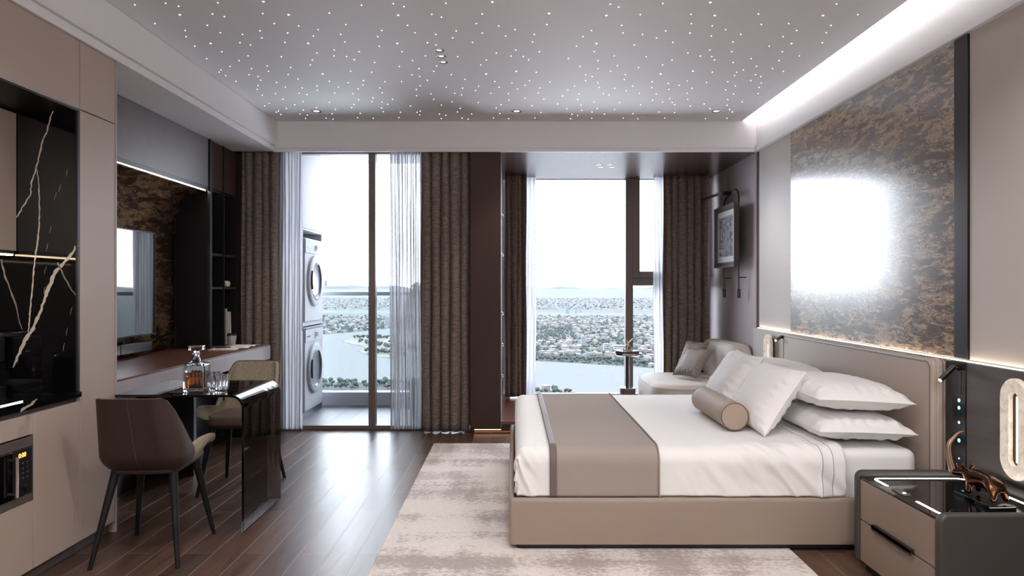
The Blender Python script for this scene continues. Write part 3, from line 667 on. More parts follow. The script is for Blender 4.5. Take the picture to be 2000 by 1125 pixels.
bx('plinth', M['kick'], (XB, -2.165, 2.0, 2.568, 0, 0.06), t)
# microwave
t = thing('microwave', 'built-in black microwave with orange clock digits', 'microwave', (-2.35, 2.9, 0.37))
bx('housing', M['dark_metal'], (-2.58, -2.152, 2.59, 3.180, 0.374, 0.651), t)
bm = nb(); box(bm, -2.15, -2.128, 2.576, 3.186, 0.612, 0.654); box(bm, -2.15, -2.128, 2.576, 3.186, 0.372, 0.405); box(bm, -2.15, -2.128, 3.178, 3.186, 0.405, 0.612)
mk('frame', bm, M['kick'], t, smooth=False, bevel=0.001)
md = bx('door', M['blackgloss'], (-2.15, -2.124, 2.58, 3.052, 0.407, 0.610), t, bevel=0.002)
mc = bx('control_panel', M['black'], (-2.15, -2.126, 3.055, 3.176, 0.407, 0.610), t, bevel=0.001)
bm = nb(); tube(bm, [(-2.102, 3.042, 0.42), (-2.102, 3.042, 0.592)], 0.008, 12); box(bm, -2.125, -2.10, 3.037, 3.047, 0.43, 0.44); box(bm, -2.125, -2.10, 3.037, 3.047, 0.575, 0.585)
mk('handle', bm, M['chrome'], md, smooth=True)
fc = bpy.data.curves.new('clock', 'FONT'); fc.body = '0:00'; fc.size = 0.028; fc.extrude = 0.0003; fc.align_x = 'CENTER'
ft = bpy.data.objects.new('clock_text', fc); fo = bpy.data.objects.new('clock_digits', bpy.data.meshes.new_from_object(ft)); bpy.data.objects.remove(ft); C.objects.link(fo); fo.parent = mc; fo.location = (-2.1255+2.35, 3.112-2.9, 0.575-0.37); fo.rotation_euler = (PI/2, 0, PI/2)
fo.data.materials.clear(); fo.data.materials.append(M['orange'])
bm = nb()
for i in range(3):
    for j in range(4): box(bm, -2.126, -2.1245, 3.080+i*0.03, 3.090+i*0.03, 0.482+j*0.021, 0.488+j*0.021)
mk('keypad', bm, M['kick'], mc, smooth=False)
bm = nb(); tube(bm, [(-2.126, 3.13, 0.443), (-2.108, 3.13, 0.443)], 0.017, 20); mk('knob', bm, M['black'], mc, smooth=True)
# coffee machine, pan
t = thing('coffee_machine', 'black espresso machine against the marble end slab', 'coffee machine', (-2.58, 3.36, 0.80))
bm = nb(); pad(bm, rrect(0.13, 0.125, 0.02, 4, -2.60, 3.38), 0.955, 1.07, 0.012, 0.006); hd = mk('head', bm, M['black'], t, smooth=True)
bm = nb(); pad(bm, rrect(0.05, 0.12, 0.015, 4, -2.69, 3.38), 0.83, 0.96, 0.002); mk('column', bm, M['black'], t, smooth=True)
bm = nb(); pad(bm, rrect(0.135, 0.125, 0.015, 4, -2.60, 3.38), 0.8005, 0.832, 0.006); mk('drip_tray', bm, M['black'], t, smooth=True)
bm = nb(); tube(bm, [(x, y, 1.087) for x, y in rrect(0.125, 0.118, 0.02, 4, -2.60, 3.38)]+[(-2.475, 3.478, 1.087)], 0.004, 8); mk('cup_rail', bm, M['chrome'], hd, smooth=True)
bm = nb(); lathe(bm, [(0.03, 0.92), (0.03, 0.957)], (-2.55, 3.38, 0), 20); gh = mk('group_head', bm, M['chrome'], hd, smooth=True)
bm = nb(); lathe(bm, [(0.026, 0.895), (0.03, 0.92)], (-2.55, 3.38, 0), 20); tube(bm, [(-2.52, 3.38, 0.908), (-2.44, 3.38, 0.895)], [0.009, 0.011], 10); mk('portafilter', bm, M['gunmetal'], t, smooth=True)
bx('badge', M['chrome'], (-2.471, -2.469, 3.36, 3.40, 0.985, 0.992), hd)
t = thing('saucepan', 'dark saucepan with a brass edged lid further along the worktop', 'pan', (-2.58, 2.9, 0.8055))
bm = nb(); lathe(bm, [(0.10, 0.806), (0.105, 0.815), (0.105, 0.915)], (-2.55, 2.86, 0), 32); mk('pot', bm, M['gunmetal'], t, smooth=True)
bm = nb(); lathe(bm, [(0.108, 0.9155), (0.108, 0.921), (0.06, 0.935), (0.01, 0.938)], (-2.55, 2.86, 0), 32); ld = mk('lid', bm, M['bronze'], t, smooth=True)
bm = nb(); tube(bm, [(-2.575, 2.86, 0.935), (-2.57, 2.86, 0.956), (-2.55, 2.86, 0.962), (-2.53, 2.86, 0.956), (-2.525, 2.86, 0.935)], 0.005, 8); mk('handle', bm, M['bronze'], ld, smooth=True)
# ------------------------------------------------------------------ desk bay
XW = -2.78; XU = -2.48; ZD = 0.814
t = thing('wall_unit', 'grey plaster-look overhead cupboard above the desk with shelves at its far end', 'cupboard', (-2.65, 5.2, ZD))
bx('carcass', M['black'], (XW, XU-0.02, 3.864, 6.45, 2.115, HS), t)
bx('door', M['upper_cab'], (XU-0.02, XU, 3.866, 5.855, 2.135, HS-0.004), t, bevel=0.0015)
bx('door', M['brown_lacquer'], (XU-0.02, XU-0.004, 5.90, 6.155, 2.135, HS-0.004), t, bevel=0.0015)
bx('door', M['brown_lacquer'], (XU-0.02, XU-0.004, 6.18, 6.44, 2.135, HS-0.004), t, bevel=0.0015)
bx('light_bar', M['led'], (XU-0.028, XU-0.006, 3.88, 5.85, 2.110, 2.1145), t)
bx('light_bar_rail', M['black'], (XU-0.004, XU, 3.866, 5.86, 2.105, 2.134), t)
bm = nb()
arc = [(XU, ZD+0.0012), (XU, 2.105)]+[(XU-0.30*math.sin(a), 1.805+0.30*math.cos(a)) for a in [PI/2*k/16 for k in range(0, 17)]]+[(XW, ZD+0.0012)]
arc = [(XU, ZD+0.0012), (XU, 2.11)]+[(XU-0.29*math.sin(a), 1.805+0.30*math.cos(a)) for a in [PI/2*k/16 for k in range(1, 17)]]+[(XU-0.29, ZD+0.0012)]
prism(bm, arc, 'y', 5.895, 5.905); mk('divider', bm, M['black'], t, smooth=False)
bx('post', M['black'], (XU-0.01, XU+0.012, 5.862, 5.898, ZD+0.0012, HS-0.002), t)
for y in (6.158, 6.441):
    bx('post', M['black'], (XW, XU+0.004, y, y+0.02, ZD+0.0012, HS-0.002), t)
bx('back_panel', M['shelf_back'], (XW, XW+0.012, 5.91, 6.44, ZD+0.0012, 2.11), t)
for z in (1.60, 1.32):
    bx('shelf', M['brown_lacquer'], (XW+0.015, XU-0.004, 5.906, 6.157, z-0.022, z), t, bevel=0.001)
    bx('shelf', M['brown_lacquer'], (XW+0.015, XU-0.004, 6.179, 6.440, z-0.022, z), t, bevel=0.001)
# burl lining that curves over into the ceiling of the bay
prof = [(XW+0.004, ZD+0.002)]+[(XW+0.004, ZD+0.002+0.98*k/6) for k in range(1, 7)]+[(XW+0.004+0.28*(1-math.cos(a)), 1.80+0.30*math.sin(a)) for a in [PI/2*k/14 for k in range(1, 15)]]
bm = nb(); vs = [[bm.verts.new((x, y, z)) for x, z in prof] for y in (3.866, 5.893)]
for i in range(len(prof)-1): bm.faces.new((vs[0][i], vs[1][i], vs[1][i+1], vs[0][i+1]))
mk('wall_panel', bm, M['burl_dark'], smooth=True, solid=0.004, boff=0, props=dict(label='dark burl veneer lining behind the television, curving over at the top', cat='wall panel'))
# desk
t = thing('desk', 'long wall-to-wall desk with a brown leather top and pale front', 'desk', (-2.45, 5.1, 0))
bx('top', M['stone_top'], (XW, -2.132, 3.864, 6.322, ZD-0.012, ZD), t, bevel=0.0015)
bx('front_panel', M['desk_front'], (-2.15, -2.130, 3.864, 6.322, ZD-0.126, ZD-0.0125), t, bevel=0.0015)
bx('underside', M['black'], (XW, -2.151, 3.864, 6.322, ZD-0.126, ZD-0.0125), t)
bx('back_board', M['strip'], (-2.50, -2.47, 3.864, 6.322, 0.0, ZD-0.127), t)
bx('side_support', M['black'], (-2.469, -2.22, 5.0, 5.04, 0.0, ZD-0.127), t)
bx('end_support', M['black'], (-2.469, -2.16, 6.28, 6.32, 0.0, ZD-0.127), t)
# television and soundbar
t = thing('television', 'wall mounted television mirroring the bright balcony', 'television', (-2.72, 4.76, 0.97))
bx('screen', M['screen'], (-2.722, -2.70, 4.10, 5.42, 0.97, 1.72), t, bevel=0.002)
bm = nb(); box(bm, -2.724, -2.698, 4.095, 5.425, 0.964, 0.97); box(bm, -2.724, -2.698, 4.095, 5.425, 1.72, 1.725); box(bm, -2.724, -2.698, 4.095, 4.10, 0.97, 1.72); box(bm, -2.724, -2.698, 5.42, 5.425, 0.97, 1.72)
mk('bezel', bm, M['dark_metal'], t, smooth=False)
bx('wall_mount', M['black'], (-2.774, -2.724, 4.5, 5.0, 1.2, 1.5), t)
t = thing('soundbar', 'dark soundbar fixed under the television', 'soundbar', (-2.72, 4.76, 0.845))
bx('speaker_body', M['strip'], (-2.774, -2.70, 4.2, 4.944, 0.845, 0.915), t, bevel=0.003)
bx('speaker_end', M['strip'], (-2.774, -2.70, 4.95, 5.38, 0.845, 0.915), t, bevel=0.003)
# desk and shelf objects
def book(label, x, y, z, w, d, h, m, lean=0.0):
    t = thing('book', label, 'book', (x, y, z), group='slim pale books in the shelf')
    a = lean
    for nm, mm, b in (('cover', m, [(-d, -w/2), (0, -w/2), (0, w/2), (-d, w/2)]), ):
        bm = nb(); box(bm, -d, 0, -w/2, -w/2+0.002, 0, h); box(bm, -d, 0, w/2-0.002, w/2, 0, h); box(bm, -0.003, 0, -w/2, w/2, 0, h)
        bmesh.ops.rotate(bm, verts=bm.verts, cent=(0, 0, 0), matrix=Matrix.Rotation(a, 3, 'X'))
        mk('cover', bm, m, t, world=False, smooth=False)
        bm = nb(); box(bm, -d+0.004, -0.0035, -w/2+0.0022, w/2-0.0022, 0.003, h-0.003)
        bmesh.ops.rotate(bm, verts=bm.verts, cent=(0, 0, 0), matrix=Matrix.Rotation(a, 3, 'X'))
        mk('pages', bm, M['paper'], t, world=False, smooth=False)
book('tallest slim pale book, standing against the shelf divider', -2.495, 6.262, ZD+0.001, 0.034, 0.2, 0.315, M['book'])
book('second slim pale book from the divider, upright', -2.495, 6.300, ZD+0.001, 0.030, 0.2, 0.285, M['paper'])
book('third slim pale book, leaning slightly on its neighbours', -2.495, 6.336, ZD+0.001, 0.024, 0.2, 0.283, M['book'], 0.03)
book('last slim pale book of the row, leaning the most', -2.498, 6.371, ZD+0.002, 0.024, 0.2, 0.285, M['paper'], 0.06)
t = thing('ceramic_ornament', 'small white ceramic ornament on the lower shelf', 'ornament', (-2.515, 6.31, 1.321))
bm = nb(); lathe(bm, [(0.0, 0.0), (0.026, 0.003), (0.034, 0.022), (0.03, 0.043), (0.016, 0.052), (0.0, 0.053)], (0, 0, 0), 24, cap0=False, cap1=False); mk('body', bm, M['ceramic'], t, world=False, smooth=True, weld=True)
bm = nb(); tube(bm, [(0.0, -0.031, 0.03), (0.0, -0.055, 0.045), (0.0, -0.064, 0.04)], [0.012, 0.010, 0.007], 10); mk('spout', bm, M['ceramic'], t, world=False, smooth=True)
t = thing('paper_cup', 'pale paper coffee cup with a black lid on the desk', 'cup', (-2.42, 6.19, ZD+0.0005))
bm = nb(); lathe(bm, [(0.029, 0.0), (0.040, 0.085)], (0, 0, 0), 28); mk('cup_body', bm, M['cup'], t, world=False, smooth=True)
bm = nb(); lathe(bm, [(0.042, 0.0852), (0.042, 0.091), (0.038, 0.093), (0.036, 0.103), (0.03, 0.104), (0.029, 0.100), (0.0, 0.100)], (0, 0, 0), 28, cap1=False); mk('lid', bm, M['black'], t, world=False, smooth=True, weld=True)
t = thing('open_magazine', 'white magazine lying open at the far end of the desk', 'magazine', (-2.28, 6.06, ZD+0.0005))
for s in (-1, 1):
    bm = nb(); grid(bm, lambda u, v, s=s: (-0.10+0.20*v, s*(0.002+0.155*u), 0.0035+0.012*math.sin(PI*min(1, u*1.15))*(1-u*0.6)), 12, 4); mk('page_block', bm, M['paper'], t, world=False, smooth=True, solid=0.004, boff=-1)
t = thing('notepad', 'small white notepad lying on the desk before the magazine', 'notepad', (-2.30, 5.74, ZD+0.0005), rotz=0.1)
bm = nb(); box(bm, -0.10, 0.09, -0.07, 0.07, 0, 0.010); mk('pages', bm, M['paper'], t, world=False, bevel=0.002)
bm = nb(); box(bm, -0.104, 0.0, -0.074, -0.0705, 0, 0.011); mk('spine', bm, M['book'], t, world=False, bevel=0.001)
t = thing('pen', 'dark pen lying across the white notepad', 'pen', (-2.32, 5.76, ZD+0.0112), rotz=0.5)
bm = nb(); tube(bm, [(-0.06, 0, 0.005), (0.05, 0, 0.005), (0.062, 0, 0.005)], [0.0045, 0.0045, 0.001], 10); mk('barrel', bm, M['black'], t, world=False, smooth=True)
bm = nb(); box(bm, -0.058, -0.02, -0.001, 0.001, 0.0095, 0.011); mk('clip', bm, M['chrome'], t, world=False)
# ------------------------------------------------------------------ glass table
t = thing('glass_table', 'smoked bent glass table joined to the desk front', 'table', (-1.78, 4.145, 0))
y0, y1 = 3.84, 4.45; zt = 0.738; xo = -1.435; R = 0.075; th = 0.014
bm = nb()
outer = [(-2.128, zt)]+[(xo-R+R*math.sin(a), zt-R+R*math.cos(a)) for a in [PI/2*k/12 for k in range(13)]]+[(xo, 0.001)]
ri = R-th
inner = [(xo-th, 0.001)]+[(xo-R+ri*math.sin(a), zt-R+ri*math.cos(a)) for a in [PI/2*k/12 for k in range(12, -1, -1)]]+[(-2.128, zt-th)]
prism(bm, outer+inner, 'y', y0, y1)
mk('bent_glass', bm, M['smoke'], t, smooth=True, bevel=0.002)
# decanter and tumblers
t = thing('decanter', 'square crystal decanter half full of amber whisky', 'decanter', (-1.752, 3.985, zt+0.0005), rotz=0.12)
bm = nb(); o = rrect(0.058, 0.058, 0.008, 3)
rings = []
for d, z in ((0.006, 0.0), (0.0, 0.006), (0.0, 0.145), (0.006, 0.152)): rings.append([(x, y, z) for x, y in inset(o, d)])
n = len(o)
for r, z in ((0.036, 0.163), (0.022, 0.176), (0.0145, 0.19), (0.0145, 0.203), (0.026, 0.206), (0.026, 0.210), (0.0155, 0.213), (0.0165, 0.222)):
    ang = [math.atan2(y, x) for x, y in o]; rings.append([(r*math.cos(a), r*math.sin(a), z) for a in ang])
for r, z in ((0.010, 0.222), (0.009, 0.19)): rings.append([(r*math.cos(a), r*math.sin(a), z) for a in ang])
oi = rrect(0.049, 0.049, 0.006, 3)
rings.append([(0.03*math.cos(a), 0.03*math.sin(a), 0.152) for a in ang])
for z in (0.142, 0.022): rings.append([(x, y, z) for x, y in oi])
skin_rings(bm, rings); bo = mk('bottle', bm, M['crystal'], t, world=False, smooth=True, props=dict(label='clear crystal bottle'))
bm = nb(); o2 = rrect(0.0486, 0.0486, 0.006, 3); skin_rings(bm, [[(x, y, z) for x, y in o2] for z in (0.0225, 0.108)]); mk('whisky', bm, M['whisky'], t, world=False, smooth=False, props=dict(label='amber whisky'))
bm = nb(); pad(bm, rrect(0.037, 0.03, 0.006, 3), 0.2265, 0.252, 0.004, 0.004); lathe(bm, [(0.008, 0.195), (0.009, 0.227)], (0, 0, 0), 16); mk('stopper', bm, M['crystal'], t, world=False, smooth=True)
bm = nb()
for k in range(4):
    for j in range(5):
        a = PI/2*k; px_ = -0.04+0.02*j; q = Matrix.Rotation(a, 3, 'Z')
        vs = [q @ Vector(v) for v in ((px_-0.008, -0.0582, 0.07), (px_, -0.0582, 0.035), (px_+0.008, -0.0582, 0.07), (px_, -0.0582, 0.125))]; tip = q @ Vector((px_, -0.0612, 0.075))
        b4 = [bm.verts.new(v) for v in vs]; tv = bm.verts.new(tip)
        for i in range(4): bm.faces.new((b4[i], b4[(i+1) % 4], tv))
mk('cut_facets', bm, M['crystal'], bo, world=False, smooth=False)
def tumbler(label, x, y):
    t = thing('tumbler', label, 'glass', (x, y, zt+0.0005), group='crystal tumblers by the decanter')
    bm = nb(); n = 40; rings = []
    for r, z, f in ((0.026, 0, 0), (0.031, 0.004, 0.03), (0.033, 0.03, 0.06), (0.035, 0.07, 0.05), (0.036, 0.088, 0.0), (0.0345, 0.09, 0), (0.032, 0.088, 0), (0.029, 0.02, 0)):
        rings.append([(r*(1+f*(1 if k % 4 < 2 else -1))*math.cos(2*PI*k/n), r*(1+f*(1 if k % 4 < 2 else -1))*math.sin(2*PI*k/n), z) for k in range(n)])
    skin_rings(bm, rings); mk('cup_body', bm, M['crystal'], t, world=False, smooth=True)
    bm = nb(); lathe(bm, [(0.0275, 0.0205), (0.028, 0.026), (0.0, 0.027)], (0, 0, 0), 24, cap1=False); mk('base_lens', bm, M['crystal'], t, world=False, smooth=True, weld=True)
tumbler('crystal tumbler half hidden behind the decanter', -1.70, 4.10)
tumbler('crystal tumbler standing clear to the right of the decanter', -1.625, 4.005)
# ------------------------------------------------------------------ chairs
def sm(a, b, x):
    x = max(0, min(1, (x-a)/(b-a))); return x*x*(3-2*x)
def shell_pt(s, v, off):
    """s -1..1 round the shell from wing tip to wing tip, v 0..1 upward, off = inward offset"""
    a = abs(s); sg = 1 if s >= 0 else -1
    hw = 0.212; yb = -0.20; yf = 0.222; r = 0.10
    Ls = [hw-r, r*PI/2, yf-yb-r]; tot = sum(Ls); d = a*tot
    if d < Ls[0]: x, y, nx, ny = d, yb, 0, 1
    elif d < Ls[0]+Ls[1]:
        g = (d-Ls[0])/r; x = hw-r+r*math.sin(g); y = yb+r-r*math.cos(g); nx, ny = -math.sin(g), math.cos(g)
    else: x = hw; y = yb+r+(d-Ls[0]-Ls[1]); nx, ny = -1, 0
    zt_ = 0.80-0.006*(a/0.3)**2 if a < 0.30 else 0.80
    lin_ = max(0, min(1, (a-0.33)/0.24)); top_ = 0.80 - 0.275*(0.6*lin_+0.4*sm(0, 1, lin_))
    top_ += 0.030*math.sin(PI*max(0, min(1, (a-0.56)/0.60)))
    top_ -= 0.045*sm(0.90, 1.0, a)
    zb = 0.425 + 0.055*sm(0.62, 1.0, a)
    z = zb+(top_-zb)*v
    k = max(0, (z-0.46)/0.34)
    back = 1-sm(0.30, 0.75, a)
    y2 = y-(0.105*k)*(0.35+0.65*back)
    x2 = x*(1-0.17*k)
    x2 += 0.04*sm(0.6, 1.0, a)*(0.4+0.6*v)
    tuck = max(0, 1-(z-zb)/0.09); tk = tuck*tuck*0.062
    x2 += nx*(tk+off); y2 += ny*(tk+off)
    return Vector((sg*x2, y2, z))
def make_chair():
    t = thing('dining_chair', '', 'chair')
    nu, nv = 64, 16
    def closed(o0, o1, v0, v1, s1=1.0):
        bm = nb(); A = [[bm.verts.new(shell_pt((-1+2*i/nu)*s1, v0+(v1-v0)*j/nv, o0)) for j in range(nv+1)] for i in range(nu+1)]
        B = [[bm.verts.new(shell_pt((-1+2*i/nu)*s1, v0+(v1-v0)*j/nv, o1)) for j in range(nv+1)] for i in range(nu+1)]
        for i in range(nu):
            for j in range(nv):
                bm.faces.new((A[i][j], A[i+1][j], A[i+1][j+1], A[i][j+1])); bm.faces.new((B[i][j], B[i][j+1], B[i+1][j+1], B[i+1][j]))
            bm.faces.new((A[i][nv], A[i+1][nv], B[i+1][nv], B[i][nv])); bm.faces.new((A[i][0], B[i][0], B[i+1][0], A[i+1][0]))
        for i in (0, nu):
            for j in range(nv): bm.faces.new((A[i][j], A[i][j+1], B[i][j+1], B[i][j]))
        return bm
    br = mk('backrest', closed(0, 0.006, 0, 1, 0.57), M['chair_leather'], t, world=False, smooth=True, props=dict(label='dark brown leather outer back'))
    mk('inner_lining', closed(0.0062, 0.03, 0.06, 0.995), M['chair_fabric'], t, world=False, smooth=True, props=dict(label='beige woven fabric inner shell and wings'))
    bm = nb(); tube(bm, [shell_pt(s/20, 1, 0.004)+Vector((0, 0, 0.001)) for s in range(-11, 12)], 0.0035, 6); mk('piping', bm, M['seam_brown'], br, world=False, smooth=True)
    bm = nb(); tube(bm, [shell_pt(0.0, v/12, -0.001) for v in range(0, 13)], 0.0016, 6); mk('back_seam', bm, M['seam_brown'], br, world=False, smooth=True)
    o = rrect(0.178, 0.185, 0.085, 8, 0, 0.028)
    bm = nb(); pad(bm, o, 0.442, 0.498, 0.026, 0.01, 6); mk('seat', bm, M['seat_leather'], t, world=False, smooth=True, props=dict(label='brown leather seat pad'))
    bm = nb(); pad(bm, rrect(0.165, 0.185, 0.08, 8, 0, 0.02), 0.418, 0.441, 0.0, 0.02, 5); mk('seat_pan', bm, M['chair_leather'], t, world=False, smooth=True)
    bx_ = nb(); box(bx_, 0.1655, 0.1675, -0.115, -0.09, 0.555, 0.585); mk('tab', bx_, M['leg'], br, world=False)
    for sx in (-1, 1):
        for sy in (-1, 1):
            bm = nb(); tube(bm, [(sx*0.135, sy*0.135+0.01, 0.428), (sx*0.2, sy*0.235, 0.0)], [0.021, 0.0105], 14)
            for v in bm.verts:
                if v.co.z < 0.03: v.co.z = 0.0
            mk('leg', bm, M['leg'], t, world=False, smooth=True)
    return t
ch = make_chair(); ch.location = (-1.775, 3.575, 0); ch.rotation_euler = (0, 0, math.radians(3))
ch['label'] = 'brown leather chair seen from behind, near side of the glass table'; ch['group'] = 'chairs at the glass table'
dup(ch, (-1.772, 4.72, 0), PI, 'chair with beige woven back facing us across the glass table', 'chairs at the glass table')
# ------------------------------------------------------------------ rug and bed
bm = nb(); box(bm, -0.655, 1.385, 2.98, 6.0, 0.0005, 0.011)
mk('rug', bm, M['rug'], bevel=0.003, smooth=False, props=dict(label='large cream and taupe distressed rug under the bed', cat='rug'))
t = thing('bed', 'upholstered taupe double bed with a tall padded headboard', 'bed', (1.05, 4.53, 0.0115))
bm = nb(); pad(bm, rrect(1.03, 0.955, 0.03, 5, 1.05, 4.53), 0.0115, 0.035, 0.0); mk('plinth', bm, M['black'], t, smooth=True)
bm = nb(); o = rrect(1.06, 0.97, 0.02, 5, 1.045, 4.53)
prof = [(0.0, 0.0355), (0.0, 0.242), (0.004, 0.256), (0.012, 0.264), (0.022, 0.264), (0.028, 0.256), (0.03, 0.20)]
skin_rings(bm, [[(x, y, z) for x, y in (inset(o, d) if d else o)] for d, z in prof]); mk('frame', bm, M['leather_frame'], t, smooth=True)
ZH = 0.955
bm = nb(); pad(bm, rrect(0.99, (ZH-0.2)/2, 0.045, 6, 4.585, (ZH+0.2)/2), 0.0, 0.05, 0.018, mp=lambda a, b, c: (2.165-c*1.2-0.0, a, b)); hb = mk('headboard', bm, M['leather_bed'], t, smooth=True)
bm = nb(); pad(bm, rrect(0.995, (ZH-0.2)/2, 0.03, 6, 4.585, (ZH+0.2)/2), 0.0, 0.06, 0.012, mp=lambda a, b, c: (2.189-c, a, b))
hs = mk('headboard_shell', bm, M['leather_bed'], t, smooth=True)
bm = nb(); oo = rrect(0.972, (ZH-0.2)/2-0.018, 0.035, 6, 4.585, (ZH+0.2)/2); oo.append(oo[0]); tube(bm, [(2.107, a, b) for a, b in oo], 0.0045, 8); mk('piping', bm, M['piping'], hb, smooth=True)
bm = nb(); oo = rrect(0.996, (ZH-0.2)/2, 0.03, 6, 4.585, (ZH+0.2)/2); oo.append(oo[0]); tube(bm, [(2.158, a, b) for a, b in oo], 0.0035, 8); mk('piping', bm, M['piping'], hs, smooth=True)
ZM = 0.485
bm = nb(); pad(bm, rrect(1.0, 0.905, 0.07, 8, 1.065, 4.53), 0.203, ZM, 0.045, 0.02, 6)
bmesh.ops.subdivide_edges(bm, edges=[e for e in bm.edges if e.calc_length() > 0.3], cuts=6)
mk('mattress', bm, M['linen'], smooth=True, props=dict(label='white mattress with fitted sheet showing at the head end', cat='mattress'))
# cloth rolled over the mattress
XF, XH, YN, YFAR = 0.022, 1.66, 3.585, 5.475
ZT = 0.505; RC = 0.075
def roll(d):
    """arc distance from where the flat top ends -> (outward, down)"""
    if d <= 0: return (0.0, 0.0)
    q = RC*PI/2
    if d < q: a = d/RC; return (RC*math.sin(a), RC*(1-math.cos(a)))
    return (RC, RC+d-q)
def cloth_pt(x, b, off=0.0, wr=1.0):
    """x along the bed (may run off the foot), b across: arc coordinate from YN side"""
    drop = 0.236; q = RC*PI/2; side = q+drop-RC
    yl, yh = YN+RC, YFAR-RC; xl = XF+RC
    dn = max(0, yl-b); df = max(0, b-yh); dx_ = max(0, xl-x)
    on, zn = roll(dn); of, zf = roll(df); ox, zx = roll(dx_)
    y = min(max(b, yl), yh)-on+of
    xx = max(x, xl)-ox
    z = ZT-max(zn, zf, zx)
    # corner: soften the box corner
    k = min(zx, max(zn, zf))
    if k > 0: xx += 0.10*min(k, 0.12)*1.0; y += (0.25*min(k, 0.10)) if zn > 0 else (-0.25*min(k, 0.10))
    p = Vector((xx, y, z))
    nrm = Vector((0, 0, 1))
    if zn > 0 and zn >= zx: a = min(1, dn/q)*PI/2; nrm = Vector((0, -math.sin(a), math.cos(a)))
    elif zf > 0 and zf >= zx: a = min(1, df/q)*PI/2; nrm = Vector((0, math.sin(a), math.cos(a)))
    elif zx > 0: a = min(1, dx_/q)*PI/2; nrm = Vector((-math.sin(a), 0, math.cos(a)))
    # puff and wrinkles
    u = noise.noise(Vector((x*2.2, b*2.2, 1.3)))*0.004
    edge = sm(0.10, 0.0, b-yl) if b-yl > -0.001 else 1.0
    wr = 0.2+0.8*sm(0.74, 0.9, x)+0.7*sm(0.185, 0.10, x)
    w = noise.noise(Vector((x*11+b*9, b*7-x*2, 5.1)))+0.6*noise.noise(Vector((x*24+b*16, b*12, 2.2)))
    amp = (0.0015+0.008*edge*(0.3+0.7*sm(0.6, 1.35, x)))*wr
    fold = 1-abs(noise.noise(Vector((x*8.5+(b-yl)*6.0, b*3.1, 9.4))))*2.6
    amp2 = 0.017*edge*wr*max(sm(0.85, 1.25, x), sm(0.18, 0.08, x))*max(0, fold)
    return p+nrm*(off+u+amp*w+amp2)
SIDE = RC*PI/2+0.236-RC
B0, B1 = YN+RC-SIDE, YFAR-RC+SIDE
X0 = XF+RC-SIDE
def cloth(x0, x1, b0, b1, off, nu, nv, wr=1.0):
    bm = nb(); grid(bm, lambda u, v: cloth_pt(x0+(x1-x0)*u, b0+(b1-b0)*v, off, wr), nu, nv); return bm
t = thing('duvet', 'smooth white duvet covering the bed, folded back below the pillows', 'duvet', (0.85, 4.53, 0.27))
mk('cover', cloth(X0, 1.62, B0, B1, 0.0, 300, 260), M['linen'], t, smooth=True, solid=0.008, boff=-1)
bm = cloth(1.535, 1.665, B0, B1, 0.008, 14, 190); te = mk('turned_edge', bm, M['linen'], t, smooth=True, solid=0.008, boff=-1)
for xx in (1.545, 1.60):
    bm = nb(); tube(bm, [cloth_pt(xx, B0+(B1-B0)*k/160, 0.0085) for k in range(161)], 0.0018, 6); mk('stitched_line', bm, M['runner'], te, smooth=True)
t = thing('bed_runner', 'taupe bed runner with a darker strip laid across the foot of the bed', 'bed runner', (0.46, 4.53, 0.27))
bd = mk('band', cloth(0.205, 0.735, B0, B1, 0.0085, 36, 190, 0.25), M['runner'], t, smooth=True, solid=0.007, boff=-1)
mk('border', cloth(0.188, 0.223, B0, B1, 0.0165, 6, 190, 0.25), M['runner_edge'], t, smooth=True, solid=0.007, boff=-1)
bm = nb(); tube(bm, [cloth_pt(0.735, B0+(B1-B0)*k/160, 0.0125, 0.25) for k in range(161)], 0.0035, 6); mk('hem', bm, M['runner'], bd, smooth=True)
